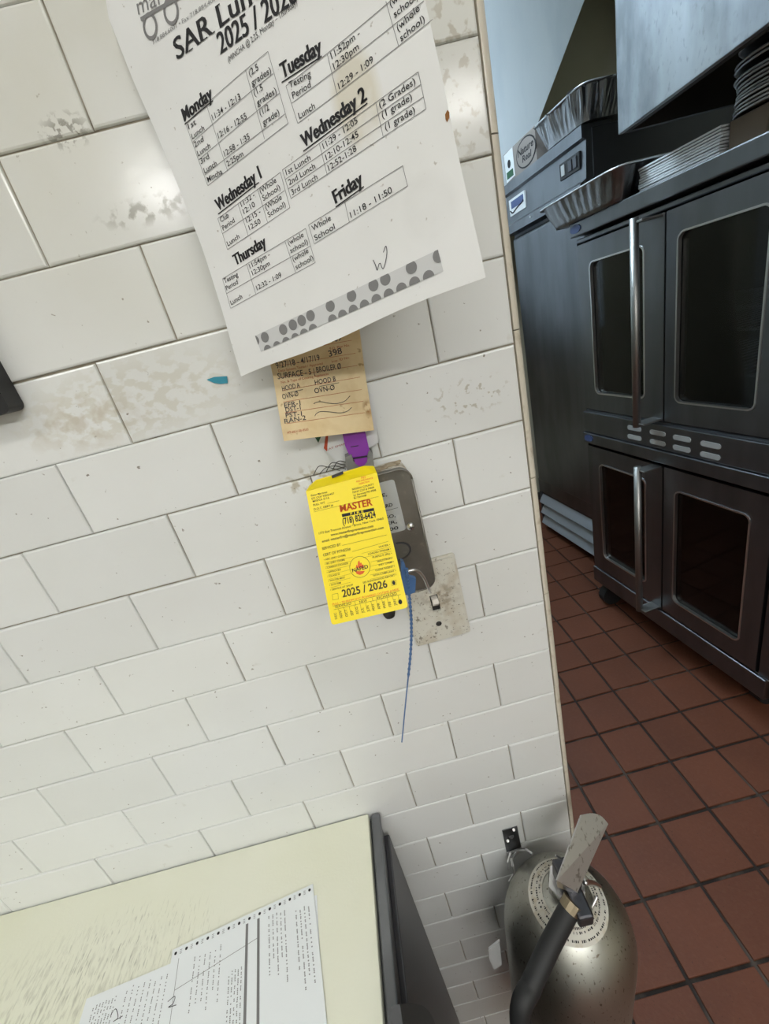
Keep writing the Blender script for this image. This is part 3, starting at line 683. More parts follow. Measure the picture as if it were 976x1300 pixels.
# ---- cream inspection card behind it
def card_bend(u, v):
    k = max(0, v - .058); return Vector((0, -1, 0)) * (k * .42 + .0012 * math.sin(70 * v))
card = Sheet((-0.2395, -0.0465, 1.4435), (-0.2771, 0.1449, 0.2501), card_bend)
ct = thing('inspection_card', 'aged cream inspection card with red print and pen notes under the schedule', 'card', card.at(.04, 0))
card.slab('card', lambda s, t: (s * .085, t * .115), .0006, 'card', ct, 6, 14)
CR = PR.part(card, ct, 'red_print', 'red_ink'); CH = PR.part(card, ct, 'handwriting', 'pen', .0006)
for a, b in (((380, 255), (738, 190)), ((100, 415), (772, 303)), ((95, 520), (790, 412)), ((125, 635), (815, 515)), ((135, 735), (828, 625)), ((150, 830), (842, 727)), ((165, 925), (855, 828))): PR.line(CR, Z7(*a), Z7(*b), .0003)
for st, a, b in (('F.D. Plan No.', (552, 275), (722, 240)), ('Date System Tested / Approved', (95, 472), (487, 402)), ('Insp. ID No.', (568, 387), (722, 348)), ('No. & Type of Cooking Appliances', (118, 573), (537, 495)), ('HT-66(1/18)-8500', (175, 1016), (360, 985))):
    PR.text(CR, st, Z7(*a), Z7(*b), .0021)
for st, a, b, h in (('04585189', (405, 243), (648, 192), .0052), ('9/27/18 - 4/17/19', (78, 440), (462, 364), .0050), ('398', (542, 335), (657, 305), .0052), ('SURFACE - 5 |', (88, 535), (412, 487), .0050), ('BROILER Ø', (432, 478), (650, 440), .0050),
                    ('HOOD A', (130, 640), (285, 605), .0042), ('HOOD B', (418, 583), (602, 550), .0042), ('OVN-Ø', (132, 712), (272, 680), .0044), ('OVN-Ø', (415, 660), (592, 625), .0044),
                    ('EFR-1', (148, 785), (290, 760), .0042), ('DST-1', (160, 826), (292, 800), .0040), ('PST-1', (160, 872), (302, 855), .0040), ('RAN-2', (150, 925), (338, 890), .0040)):
    PR.text(CH, st, Z7(*a), Z7(*b), h, .006, shear=.08)
PR.line(CH, Z7(175, 655), Z7(310, 625), .0004); PR.line(CH, Z7(455, 598), Z7(628, 565), .0004)
PR.curve(CH, [Z7(*p) for p in ((405, 752), (425, 738), (470, 732), (540, 745), (610, 748), (680, 725), (725, 680))], .0005)
PR.curve(CH, [Z7(*p) for p in ((415, 858), (430, 835), (470, 818), (550, 822), (640, 830), (700, 815), (740, 782))], .0005)
add_mask_stain(M['card'], tuple(card.at(*card.uv(467, 518))), (.006, .02, .010), (.30, .13, .03), 90, .40, .5, .9, .7)

# ---- yellow service tag hanging over the pull station
ytag = Sheet((-0.2368, -0.1293, 1.2983), (-0.5992, -0.0007, -0.1234))
tg = thing('service_tag', 'bright yellow fire service tag hanging over the grey pull station', 'tag', ytag.at(.033, .12))
TWd, THt = .0667, .120
bm = bmesh.new(); cor = [(u, v) for u, v in rrect(0, TWd, 0, THt, .0025, 3)]
cor = [(u, v) if v < THt / 2 else ((0, THt) if u < .03 else (TWd, THt)) for u, v in cor]; seen = []
for c in cor:
    if c not in seen: seen.append(c)
prism([ytag.at(u, v) for u, v in seen], ytag.n * .0008, bm); obj('tag_body', bm, 'yellow', tg)
# folded back top flap with the slot
fl = [ytag.at(0, THt), ytag.at(TWd, THt), ytag.at(TWd * .985, THt) + Vector((0, .012, .0030)), ytag.at(TWd * .86, THt) + Vector((0, .014, .0050)), ytag.at(TWd * .16, THt) + Vector((0, .014, .0040)), ytag.at(TWd * .04, THt) + Vector((0, .012, .0010))]
obj('top_flap', prism(fl, (0, .0008, 0)), 'yellow', tg)
cpt = ytag.at(TWd * .47, THt) + Vector((0, .0105, .0030))
obj('eyelet', prism([cpt + Vector((-.0055, -.001, -.0002)), cpt + Vector((.0055, -.001, .0012)), cpt + Vector((.0055, .0005, .0032)), cpt + Vector((-.0055, .0005, .0018))], (0, .0012, 0)), 'black', tg)
YI = PR.part(ytag, tg, 'tag_print', 'tag_ink', .0003); YR = PR.part(ytag, tg, 'red_print', 'orange_ink', .0004); YB_ = PR.part(ytag, tg, 'black_print', 'ink', .0003); YW = PR.part(ytag, tg, 'bar_lettering', 'white_ink', .0006)
YS = .0014
def yt(st, a, b, h=YS, part=None, bold=0): PR.text(part or YI, st, Z8(*a), Z8(*b), h, bold + .008)
yt('Peter Martinez', (62, 250), (190, 221), .0017); yt('S71 COF 92023457', (66, 276), (243, 233), .0017); yt('MFSPCA 211A', (76, 296), (206, 266), .0017)
yt('FULL WT.', (80, 326), (175, 303), .0018); yt('D.O.T. CERT.#', (84, 360), (235, 325), .0018)
yt('FIRE INSURANCE', (418, 140), (548, 110), .0014, YR); yt('INSPECTION', (440, 158), (520, 138), .0014, YR); yt('FD', (458, 112), (492, 104), .0018, YR)
yt('NASSAU COUNTY', (386, 202), (556, 160), .0017); yt('FDNY COF # 74604', (390, 226), (558, 184), .0017); yt('IL/ Permit# P014908', (397, 250), (573, 205), .0017); yt('IL/ Permit#', (400, 270), (498, 245), .0017)
for a, b in (((190, 305), (282, 283)), ((82, 372), (592, 250)), ((305, 635), (655, 552)), ((385, 684), (668, 602))): PR.line(YI, Z8(*a), Z8(*b), .0002)
PR.text(PR.part(ytag, tg, 'name_print', 'orange_ink', .0004), 'MASTER', Z8(293, 372), Z8(546, 318), .0060, .020, .00012)
PR.poly(PR.part(ytag, tg, 'black_bar', 'ink', .0003), [Z8(*p) for p in ((302, 388), (554, 340), (558, 362), (306, 412))])
PR.text(YW, 'F I R E', Z8(372, 396), Z8(476, 376), .0021, .02)
PR.text(YB_, '(718) 828-6424', Z8(312, 470), Z8(572, 412), .0054, .028)
yt('1775 East Tremont Avenue • Bronx, New York 10460', (124, 549), (632, 430), .0019); yt('www.masterfireprevention.com', (217, 561), (552, 490), .0021, None, .01); yt('email: masterfire@masterfireprevention.com', (149, 612), (633, 502), .0021, None, .006)
yt('SERVICED BY', (150, 671), (296, 636), .0023); yt('CERT OF FITNESS#', (158, 722), (372, 671), .0023)
for st, a, b in (('• ABC (DRY CHEM)', (163, 755), (333, 717)), ('• BC (DRY CHEM)', (172, 788), (327, 753)), ('• CARBON DIOXIDE', (178, 820), (354, 780)), ('• APPROVED', (186, 855), (298, 829)), ('• CLASS D', (192, 888), (288, 864)), ('• WATER MIST', (198, 922), (330, 892)), ('• SYSTEM', (206, 955), (297, 934)), ('• SERVICE AT SHOP', (214, 992), (392, 950))): yt(st, a, b, .0015)
for k in range(7): a = (170 + k * 7, 770 + k * 33); PR.line(YI, Z8(*a), Z8(390 if k < 1 else 372, a[1] - 45), .00015)
for st, a, b in (('WATER •', (594, 655), (682, 634)), ('LOADED STREAM •', (512, 709), (690, 668)), ('PURPLE K (PK) •', (546, 736), (697, 702)), ('HALOTRON •', (583, 768), (706, 738)), ('WET CHEM •', (592, 797), (712, 768)), ('CLEAR AGENT •', (568, 838), (720, 804)), ('NON-COMPLIANT •', (552, 879), (729, 838)), ('SEE RANGEHOOD REPORT •', (470, 935), (733, 872))): yt(st, a, b, .0015)
for k in range(7): a = (460 + k * 12 if k < 2 else 530 - k, 697 + k * 34); PR.line(YI, Z8(*a), Z8(686 + 8 * k, a[1] - (686 + 8 * k - a[0]) * .232), .00015)
PR.disc(YI, Z8(445, 803), .0091, .0088, 40)
PR.poly(PR.part(ytag, tg, 'flame_emblem', 'orange_ink', .0004, 1), [Z8(*p) for p in ((408, 838), (420, 858), (445, 866), (470, 856), (484, 835))]); PR.poly(PR.part(ytag, tg, 'flame_emblem', 'orange_ink', .0004, 2), [Z8(*p) for p in ((412, 812), (418, 785), (428, 798), (430, 768), (440, 750), (446, 775), (456, 768), (462, 788), (470, 782), (478, 808))])
PR.text(PR.part(ytag, tg, 'emblem_lettering', 'ink', .0006), 'NAFED', Z8(388, 846), Z8(512, 812), .0030, .02)
PR.text(YI, '2025 / 2026', Z8(310, 1042), Z8(664, 962), .0061, .022)
for (x0, y0, s_) in ((228, 1020, 44), (692, 914, 36)):
    q = [(x0, y0), (x0 + s_, y0 - s_ * .22), (x0 + s_ * 1.1, y0 + s_ * .80), (x0 + s_ * .12, y0 + s_)]
    for a, b in zip(q, q[1:] + q[:1]): PR.line(YI, Z8(*a), Z8(*b), .0002)
PR.disc(PR.part(ytag, tg, 'punch_mark', 'ink', .0003, 1), Z8(711, 928), .0013, ry=.0018)
PR.text(PR.part(ytag, tg, 'red_print', 'orange_ink', .0004, 2), 'PULL • TE FROM NYC POWERED SYSTEMS # MDE', Z8(232, 1108), Z8(752, 988), .0019)
PR.text(YI, 'SERVICED', Z8(252, 1128), Z8(378, 1098), .0022); PR.text(YI, 'NEW', Z8(443, 1090), Z8(503, 1076), .0022); PR.text(YI, 'RECHARGED', Z8(580, 1060), Z8(736, 1022), .0022)
PR.line(YI, Z8(240, 1140), Z8(765, 1020), .0002); PR.line(YI, Z8(232, 1112), Z8(760, 990), .0002)
for x, y in ((405, 1075), (540, 1043)): PR.line(YI, Z8(x, y), Z8(x + 8, y + 32), .0002)
mo = ['DEC', 'NOV', 'OCT', 'SEP', 'AUG', 'JUL', 'JUN', 'MAY', 'APR', 'MAR', 'FEB', 'JAN']
for k, st in enumerate(mo):
    x = 268 + k * 42.5; y = 1212 - k * 9.8; c = ytag.uv(*Z8(x, y))
    PR.text(YI, st, c, None, .0020, rot=math.pi / 2, uvs=True)
    PR.line(YI, Z8(276 + k * 42.5, 1132 - k * 9.8), Z8(292 + k * 42.5, 1205 - k * 9.8), .00018)
PR.disc(PR.part(ytag, tg, 'punch_mark', 'ink', .0003, 2), Z8(762, 1078), .0016, ry=.0020)
finish = [sched, ct, tg]

# ---- remote pull station
bxc = Vector((-.1765, 0, 1.319))
ps = thing('pull_station', 'grey steel fire pull station box with rounded cover, behind the yellow tag', 'fire alarm', bxc)
X0, X1, Zb, Zt, YFt = -.0435, .0435, -.072, .0690, -.036
obj('back_box', prism([(x, -.030, z) for x, z in rrect(X0 + .001, X1 - .001, Zb + .001, Zt - .001, .012)], (0, .0285, 0)), 'box_cream', ps)
cv = obj('cover', prism([(x, YFt, z) for x, z in rrect(X0, X1, Zb, Zt, .013, 6)], (0, .006, 0)), 'box_grey', ps)
edge = [(x, YFt, z) for x, z in rrect(X0 + .0008, X1 - .0008, Zb + .0008, Zt - .0008, .0125, 6)]; obj('cover_edge', tube(edge + edge[:1], .0012, 6), 'box_grey', cv, True)
sk = obj('sticker', prism([(x, YFt - .0004, z) for x, z in rrect(-.030, .0255, .004, .060, .003)], (0, .0006, 0)), 'sticker', cv)
SS = Sheet((-.1765, YFt - .0005, 1.319), (0, 0, 0)); SP = PR.part(SS, ps, 'sticker_print', 'ink', .0002)
for st, a, z, h in (('FIRE,', (.0005), .0455, .0034), ('HARD', (.0035), .0335, .0034), ('EGO,', (.0035), .0215, .0034), ('LER,', (.0035), .0145, .0034), ('000', (.0035), .0075, .0034)):
    PR.text(SP, st, (a, z), (a + .0145, z - .0004), h, .02, uvs=True)
PR.line(SP, (-.02, .0300), (.0225, .0300), .0004, True)
finish.append(ps)
sc = obj('screw', lathe([(.0001, -.0030), (.0030, -.0022), (.0045, 0)], 18), 'steel_bright', cv, True); sc.location = (.0305, YFt - .0004, .006); sc.rotation_euler = (-math.pi / 2, 0, 0)
for a in (0, 1):
    o = obj('screw_slot', box(-.0022 if a else -.0004, .0022 if a else .0004, -.0034, -.0026, -.0004 if a else -.0022, .0004 if a else .0022), 'ink', cv); o.location = (.0305, YFt, .006)
sl = [(.012 + .013 * math.cos(a), YFt - .0002, -.018 + .0095 * math.sin(a)) for a in [math.radians(x) for x in range(-100, 101, 12)]]
obj('stamped_arc', tube(sl, .0011, 6), 'steel_dark', cv)
rp = [on_y(496, 731, -.052), on_y(515, 726, -.055), on_y(528, 724, -.054), on_y(537, 732, -.050), on_y(543, 745, -.044), on_y(546, 752, -.036)]
obj('pull_ring', tube([p - bxc for p in spline(rp)], .0016, 8), 'steel_bright', ps, True)
obj('knob', lathe([(.001, 0), (.006, 0), (.0075, .004), (.007, .010), (.004, .013), (.001, .013)], 14), 'dark', ps, True).location = on_y(495, 782, -.012) - bxc
dust = [(-.034, -.004), (.012, -.008), (.028, -.004)]
for i, (x, y) in enumerate(dust):
    bm = bmesh.new(); bmesh.ops.create_icosphere(bm, subdivisions=2, radius=1); r = random.Random(i)
    for v in bm.verts: v.co = Vector((v.co.x * .011, v.co.y * .007, v.co.z * .0015)) * (1 + r.gauss(0, .18))
    obj('grime_lump', bm, 'grime', ps).location = (x, y - .010, Zt)
for i in range(4):
    r = random.Random(20 + i); a = on_y(398 + 8 * i, 603 - 2 * i, -.020) - bxc
    obj('wire_strand', tube(spline([a, a + Vector((.008, -.002, .004 + r.random() * .004)), a + Vector((.017, .004, .002)), a + Vector((.026, .004, -.001 - r.random() * .004))]), .0004, 5), 'black', ps)

# blue tamper seal: blade and beaded tail
bs = thing('tamper_seal', 'blue plastic seal with long beaded tail hanging from the pull ring', 'seal', on_y(520, 738, -.068))
bo = bs.location.copy()
obj('seal_block', prism([on_y(*p, -.068) - bo for p in ((509, 712), (513, 714), (519, 733), (528, 735), (527, 752), (517, 756), (510, 748))], (0, .006, 0)), 'blue', bs)
tp = spline([on_y(516, 722, -.070), on_y(519, 752, -.066), on_y(522, 790, -.056), on_y(521, 830, -.044), on_y(516, 880, -.030), on_y(510, 942, -.016)], 22)
tp = [p - bo for p in tp]; nb = len(tp)
obj('tail', tube(tp, [(.0013 + .0006 * (1 if (k % 3 == 0) else 0)) if k < nb * .72 else .0009 for k in range(nb)], 7), 'blue', bs)

# purple clip sitting on the box, cardboard scrap behind it
pc = thing('plastic_clip', 'purple plastic clip with grey collar standing on top of the pull station', 'clip', (-.178, -.022, 1.3885))
po = pc.location.copy()
pxp = lambda pts, y: [on_y(*p, y) - po for p in pts]
obj('body', prism(pxp(((432, 538), (460, 533), (469, 572), (467, 581), (446, 584), (438, 566)), -.0235), (0, .012, 0)), 'purple', pc)
obj('collar', prism(pxp(((438, 581), (446, 577), (449, 586), (465, 584), (468, 573), (473, 575), (475, 592), (473, 599), (443, 603), (439, 593)), -.026), (0, .018, 0)), 'grey_plastic', pc)
obj('tongue', prism(pxp(((449, 583), (466, 580.5), (466, 586), (462, 591), (456, 592), (451, 588.5)), -.0275), (0, .004, 0)), 'purple', pc)
obj('groove', prism(pxp(((448, 582), (466, 579), (466, 580.2), (448, 583.2)), -.0280), (0, .003, 0)), 'black', pc); obj('ridge', prism(pxp(((445, 567), (455, 565.5), (455, 566.3), (445, 567.8)), -.0240), (0, .001, 0)), 'black', pc)
scs = Sheet(on_y(396, 553, -.012), (0, 0, 0)); sct = thing('cardboard_scrap', 'white printed card corner with red stripe poking out behind the purple clip', 'card', on_y(428, 588, -.012))
obj('card', prism([on_y(*p, -.012) - sct.location for p in ((396, 553), (425, 584), (428, 590), (432, 589), (480, 562), (474, 500), (430, 505))], (0, .0012, 0)), 'label_white', sct)
SR = PR.part(scs, sct, 'red_print', 'red_ink', .0005); PR.poly(SR, [(414, 548), (417, 548), (415, 573), (411, 569)]); PR.text(SR, 'EAT SMART', (415, 572), (442, 563), .0018)
SG = PR.part(scs, sct, 'green_print', 'green_ink', .0005); PR.poly(SG, [(399, 554), (408, 553), (404, 562)])
finish.append(sct)

# ---- light switch
sw = thing('light_switch', 'grimy ivory toggle light switch plate half behind the pull station', 'switch', (-.1365, -.001, 1.206))
bm = bmesh.new(); n = 4
o1, o2 = rrect(-.035, .035, -.0573, .0573, .003, n), rrect(-.0322, .0322, -.0545, .0545, .003, n); i1 = rrect(-.0048, .0048, -.0118, .0118, .0008, n)
ring_slab(o1, i1, 0.0, -.003, bm); ring_slab(o2, i1, -.003, -.0062, bm); pl = obj('plate', bm, 'plate', sw); pl.rotation_euler = (0, math.radians(-.6), 0)
obj('toggle', prism([(-.0036, -.003, .009), (-.0036, -.013, .0098), (-.0036, -.014, .004), (-.0036, -.003, -.006)], (.0072, 0, 0)), 'toggle', sw)
obj('slot_well', box(-.0047, .0047, -.003, .0005, -.0116, .0116), 'black', sw)
for z in (-.030, .030): 
    o = obj('plate_screw', lathe([(.0001, -.0010), (.003, -.0006), (.0036, 0)], 14), 'dark' if z < 0 else 'plate', sw, True); o.location = (-.0015, -.0063, z); o.rotation_euler = (-math.pi / 2, 0, 0)

# ---- small marks on the wall
o = obj('tape_scrap', prism([on_y(*p, -.0016) for p in ((262, 482), (272, 478.5), (288, 477.5), (289, 486.5), (280, 487.5), (272, 486.5))], (0, .0004, 0)), 'blue_tape'); tag(o, 'small torn scrap of blue tape on the tiles beside the schedule', 'tape')
o = obj('wall_panel', prism([(x, -.022, z) for x, z in rrect(-.76, -.461, 1.524, 1.72, .006)], (0, .020, 0)), 'black'); tag(o, 'black plastic panel on the wall at the left edge, mostly out of view', 'panel')
# caulk bead above the board
for o_ in ():
    pass

# ------------------------------------------------------------------ prep counter and cutting board
BZ = .874
pt = thing('prep_table', 'stainless prep table with dark side panel under the cutting board', 'table', (-.85, -.32, 0))
lx = lambda x: x + .85
ly = lambda y: y + .32
obj('top', bx(bmesh.new(), lx(-1.6), lx(-.292), ly(-.70), ly(-.004), BZ - .050, BZ - .0135, .003), 'steel', pt)
obj('side_panel', box(lx(-.300), lx(-.285), ly(-.66), ly(-.006), .12, BZ - .052, .002), 'steel_dark', pt)
obj('cabinet', box(lx(-1.58), lx(-.302), ly(-.66), ly(-.02), .12, BZ - .052), 'steel', pt)
obj('edge_trim', box(lx(-.301), lx(-.288), ly(-.70), ly(-.004), BZ - .0135, BZ - .002, .002), 'steel', pt)
for x in (-1.5, -.38):
    for y in (-.6, -.1): obj('leg', tube([(lx(x), ly(y), 0), (lx(x), ly(y), .125)], .02, 14), 'steel', pt)
cb = obj('cutting_board', box(-1.25, -.3045, -.62, -.003, BZ - .0125, BZ, .0015), 'board'); tag(cb, 'large cream plastic cutting board with knife scratches against the tiled wall', 'cutting board')
sb = [on_x(*p, -.2835) - Vector((-.85, -.32, 0)) for p in ((496, 1278), (512, 1276), (527, 1279), (536, 1286), (542, 1297), (547, 1312), (552, 1330), (512, 1345), (500, 1310))]
obj('side_bracket', prism(sb, (.009, 0, 0)), 'bin', pt)

# ---- delivery invoices on the board
def flat_sheet(z): 
    s = Sheet((0, 0, 0), (0, 0, 0)); s.o = Vector((0, 0, z)); s.u = Vector((1, 0, 0)); s.v = Vector((0, 1, 0)); s.n = Vector((0, 0, -1)); return s
def page(name, label, corners, z, material='paper2', lift=0):
    s = flat_sheet(z); q = [s.uv(*c) for c in corners]           # tl, tr, br, bl
    t = thing(name, label, 'paper', s.at(*((q[0] + q[2]) / 2)), 0, 'delivery paperwork on the cutting board')
    def outl(a, b): return tuple((q[3].lerp(q[2], a)).lerp(q[0].lerp(q[1], a), b))
    s.slab('sheet', outl, .0005, material, t, 6, 8); finish.append(t); return s, t, q
s1, t1, q1 = page('invoice', 'white printed delivery sheet lying partly under the punched invoice', ((213, 1228), (262, 1212), (270, 1420), (60, 1480)), BZ + .0011)
# extend this page to its real left edge
for o in list(t1.children): bpy.data.objects.remove(o)
def page_rect(name, label, tl, tr, hgt, z, material='paper2'):
    s = flat_sheet(z); a, b = s.uv(*tl), s.uv(*tr); d = (b - a).normalized(); e = Vector((d.y, -d.x)); L = (b - a).length
    t = thing(name, label, 'paper', s.at(*(a + d * (L / 2) + e * (hgt / 2))), 0, 'delivery paperwork on the cutting board')
    s.slab('sheet', lambda i, j: tuple(a + d * (L * i) + e * (hgt * (1 - j))), .0005, material, t, 6, 8); finish.append(t)
    s.org, s.d, s.e, s.L = a, d, e, L
    s.pt = lambda x, y: a + d * x + e * y
    return s, t
bpy.data.objects.remove(t1); finish.pop()
s0, t0 = page_rect('invoice', 'plain white sheet peeking out at the right under the punched invoice', (232, 1204), (402, 1136), .23, BZ + .0008)
s1, t1 = page_rect('invoice', 'white printed delivery sheet lying lower left of the punched invoice', (110, 1268), (300, 1188), .23, BZ + .0015)
s2, t2 = page_rect('invoice', 'white invoice with punched holes along its top edge, uppermost on the cutting board', (219, 1206), (397, 1122), .22, BZ + .0023)
def bars(s, t, part, x0, x1, y0, n, step, seed, w=.0011, gap=.0010, mat_='grey_ink'):
    """columns of faint print that runs down the page (the sheet lies sideways)"""
    P = PR.part(s, t, part, mat_, .0003, seed); r = random.Random(seed)
    for k in range(n):
        x = x0 + (x1 - x0) * (k + .5) / n; y = y0 + r.random() * .004; end = y + step * (.6 + .4 * r.random())
        while y < end:
            l = .0015 + r.random() * .006
            for q in range(max(1, int(l / .0016))):
                if r.random() < .9: PR.line(P, s.pt(x + r.gauss(0, .0001), y + q * .0016), s.pt(x + r.gauss(0, .0001), y + q * .0016 + .0011), w, True, 1)
            y += l + gap
P2 = PR.part(s2, t2, 'punched_holes', 'ink', .0004); L2 = s2.L
for k in range(14): PR.disc(P2, s2.pt(.005 + k * (L2 - .010) / 13, .0055), .0017, uvs=True, n=14)
PD = PR.part(s2, t2, 'edge_print', 'grey_ink', .0003)
for k in range(13): 
    for j in range(3): PR.line(PD, s2.pt(.005 + (k + .5) * (L2 - .010) / 13 - .0015, .004 + j * .0018), s2.pt(.005 + (k + .5) * (L2 - .010) / 13 + .0012, .004 + j * .0018), .0006, True, 1)
RU = PR.part(s2, t2, 'ruled_lines', 'grey_ink', .0003)
for x in (.010,): PR.line(RU, s2.pt(x, .012), s2.pt(x, .10), .0005, True)
PR.line(RU, s2.pt(.010, .042), s2.pt(L2 * .60, .030), .0005, True)
bd = PR.part(s2, t2, 'shaded_columns', 'grey_ink', .00025)
for x in (L2 * .52, L2 * .60): PR.line(bd, s2.pt(x, .010), s2.pt(x, .20), .0032, True)
bars(s2, t2, 'form_text', L2 * .15, L2 * .36, .018, 6, .055, 1); bars(s2, t2, 'form_text', L2 * .40, L2 * .50, .050, 5, .08, 2); bars(s2, t2, 'form_text', L2 * .66, L2 * .80, .012, 5, .07, 3, .0013); bars(s2, t2, 'form_text', L2 * .85, L2 * .97, .020, 4, .085, 4, .0014)
bars(s1, t1, 'form_text', s1.L * .06, s1.L * .22, .008, 8, .05, 5); bars(s1, t1, 'form_text', s1.L * .26, s1.L * .60, .006, 9, .06, 6)
PN1 = PR.part(s1, t1, 'pen_mark', 'pen', .0005); PR.curve(PN1, [(140, 1290), (147, 1281), (150, 1292), (144, 1297), (156, 1290)], .0007)
PN2 = PR.part(s2, t2, 'pen_mark', 'pen', .0005); PR.curve(PN2, [(213, 1272), (222, 1265), (220, 1274), (214, 1279), (224, 1276)], .0007)

# ------------------------------------------------------------------ wet chemical extinguisher on its wall hook
ex = thing('fire_extinguisher', 'grimy stainless fire extinguisher with lever and black hose hung on the wall end', 'extinguisher', (-.090, -.100, .30))
ex.rotation_euler = (0, math.radians(4.2), 0)
prof = [(.001, .0), (.075, .0), (.086, .006), (.090, .016), (.090, .355)]
for k in range(1, 11):
    a = math.pi / 2 * k / 10; r = .090 * math.cos(a); z = .355 + .098 * math.sin(a)
    if r > .019: prof.append((r, z))
prof += [(.019, .452), (.019, .462), (.024, .463), (.024, .474), (.001, .474)]
obj('tank', lathe(prof, 48), 'tank', ex, True)
dome = lambda r: .355 + .098 * math.sqrt(max(0, 1 - (r / .090) ** 2))
lr = obj('neck_label', lathe([(r, dome(r) + .0006) for r in (.033, .038, .043, .048, .052)], 48), 'box_cream', ex, True)
M['ring'] = mat('yellowed ring label', (.62, .60, .53), .5, noise=[(90, .5, .7, (.50, .43, .30), .8, U1)]); lr.data.materials[0] = M['ring']
bm = bmesh.new(); rg = random.Random(2)
for rrad in (.0365, .0405, .0475):
    a = 0
    while a < 2 * math.pi:
        da = (.0006 + rg.random() * .0016) / rrad
        if rg.random() < .72:
            hh = .0007 + .0005 * rg.random(); p = []
            for aa, q in ((a, -hh), (a + da, -hh), (a + da, hh), (a, hh)):
                r = rrad + q; p.append(bm.verts.new((r * math.cos(aa), r * math.sin(aa), dome(r) + .0010)))
            bm.faces.new(p)
        a += da + .0009 / rrad
obj('label_print', bm, 'ink', lr)
vb = obj('valve', bx(bx(bmesh.new(), -.014, .014, -.016, .016, .470, .505, .003), -.010, .010, -.050, -.010, .478, .498, .003), 'steel_dark', ex)
obj('valve_nut', lathe([(.001, .462), (.026, .462), (.026, .476), (.001, .476)], 6), 'steel_bright', vb)
exm = Matrix.LocRotScale(ex.location, ex.rotation_euler, None); exi = exm.inverted()
loc = lambda p: exi @ Vector(p)
# the lever: a folded steel strap running up to the right
e1, e2, b1, b2 = on_y(738, 1035, -.062), on_y(772, 1046, -.062), on_y(707, 1118, -.125), on_y(733, 1133, -.125)
def strap(pa, pb, pc_, pd, th, n=10, round_end=True):
    bm = bmesh.new(); A = [loc(p) for p in (pa, pb, pc_, pd)]; nrm = (A[1] - A[0]).cross(A[2] - A[0]).normalized()
    top = []
    for k in range(n + 1):
        t = k / n; bulge = math.sin(math.pi * t) * .009 if round_end else 0
        ax = (A[0] + A[1] - A[2] - A[3]).normalized(); top.append(A[0].lerp(A[1], t) + ax * bulge)
    poly = top + [A[3], A[2]]
    return prism(poly, nrm * th, bm)
lv = obj('lever', strap(e1, e2, b1, b2, .0025), 'lever', ex)
dn = Vector((0, 0, -.016))
obj('lever_skirt', prism([loc(b1), loc(b2), loc(b2 + Vector((.003, .004, -.016))), loc(b1 + Vector((-.001, .0, -.014)))], (0, .002, 0)), 'steel_bright', lv)
obj('carry_handle', tube([loc(p) for p in spline([on_y(742, 1120, -.110), on_y(758, 1124, -.095), on_y(778, 1146, -.090), on_y(782, 1150, -.092)])], .0035, 8), 'steel_bright', ex, True)
obj('safety_pin', tube([loc(p) for p in spline([on_y(758, 1138, -.112), on_y(752, 1150, -.118), on_y(748, 1162, -.122)])], .0022, 8), 'steel_bright', ex, True)
obj('pin_ring', tube([loc(on_y(712, 1090, -.09)), loc(on_y(705, 1086, -.088))], .0012, 6), 'steel_bright', ex)
hs = [on_y(727, 1146, -.130), on_y(716, 1166, -.138), on_y(700, 1196, -.150), on_y(686, 1225, -.163), on_y(674, 1252, -.176), on_y(660, 1290, -.192), Vector((-.178, -.212, .60)), Vector((-.185, -.20, .46)), Vector((-.17, -.19, .36))]
obj('hose', tube([loc(p) for p in spline(hs)], .0125, 14), 'rubber', ex, True)
obj('hose_ferrule', tube([loc(hs[0] + (hs[0] - hs[1]) * .10), loc(hs[0].lerp(hs[1], .45))], .0132, 14), 'ferrule', ex)
hk = thing('wall_bracket', 'small steel hook bracket on the tiles holding the fire extinguisher', 'bracket', (-.0985, -.001, .72))
bo = hk.location.copy()
obj('plate', prism([on_y(*p, -.0028) - bo for p in ((637.5, 1055), (656.5, 1049.5), (661.5, 1076), (643, 1082))], (0, .0016, 0)), 'steel', hk)
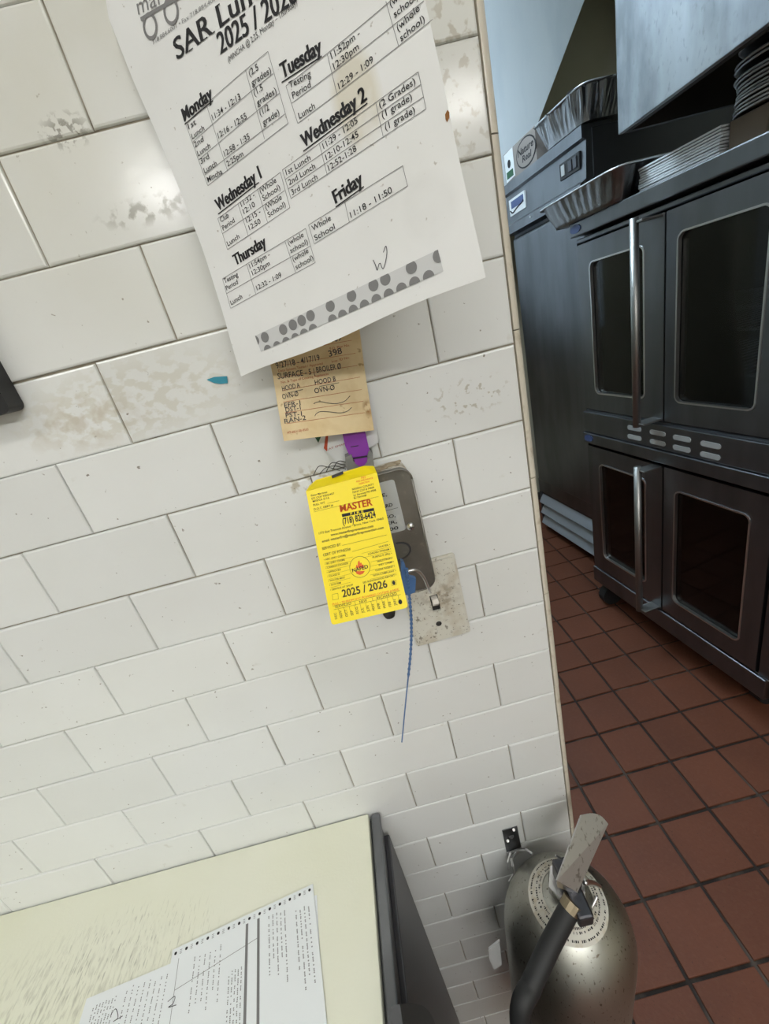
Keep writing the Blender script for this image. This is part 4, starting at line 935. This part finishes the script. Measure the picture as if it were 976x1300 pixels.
for p in ((652, 1053.5), (644.5, 1067.5)):
    o = obj('screw', tube([on_y(*p, -.0046) - bo, on_y(*p, -.0026) - bo], .0022, 10), 'steel_bright', hk)
obj('screw_hole', tube([on_y(648.5, 1061, -.0032) - bo, on_y(648.5, 1061, -.0026) - bo], .0042, 12), 'black', hk)
c0 = on_y(652, 1080, -.006)
for pts in (((644, 1084, -.004), (658, 1079, -.008), (668, 1079, -.020), (676, 1085, -.030)), ((657, 1081, -.006), (649, 1091, -.020), (651, 1100, -.028), (653, 1110, -.034), (647, 1119, -.034)), ((648, 1083, -.006), (645, 1095, -.016), (646, 1104, -.022))):
    obj('hook_arm', tube([on_y(*p) - bo for p in pts], .0024, 8), 'steel_bright', hk)
wt = obj('paper_tag', prism([on_y(*p, -.085) for p in ((634, 1195), (620, 1206), (621, 1218), (627, 1231), (637, 1225))], (.0008, .003, 0)), 'label_white'); tag(wt, 'small white paper tag edge showing at the left of the extinguisher', 'tag')

# emblem lettering on the carton
cS = Sheet((0, 0, 0), (0, 0, 0)); cm = Matrix.LocRotScale(cart.location, cart.rotation_euler, None)
cS.o = cm @ Vector((EM, .1022, .066)); cS.u = -(cm.to_3x3() @ Vector((1, 0, 0))); cS.n = -(cm.to_3x3() @ Vector((0, 1, 0))); cS.v = Vector((0, 0, 1))
CE = PR.part(cS, cart, 'emblem_lettering', 'ink', .0006); PR.text(CE, 'Nature', (-.070, .002), (.070, .002), .026, .02, shear=.2, uvs=True); PR.text(CE, 'Real', (-.035, -.030), (.045, -.030), .024, .02, shear=.2, uvs=True)
finish.append(cart)

PR.flush()
# print and sheets were made in place coordinates: undo their parent's offset
bpy.context.view_layer.update()
PLACE = {'sheet', 'card', 'tag_body', 'top_flap', 'eyelet'}
NAMES = {P['name'] for P in PR.parts.values()}
for t in finish:
    inv = t.matrix_world.inverted()
    for o in t.children:
        base = o.name.split('.')[0]
        if base in NAMES or (base in PLACE and not (t is sct and base == 'card')): o.matrix_parent_inverse = inv
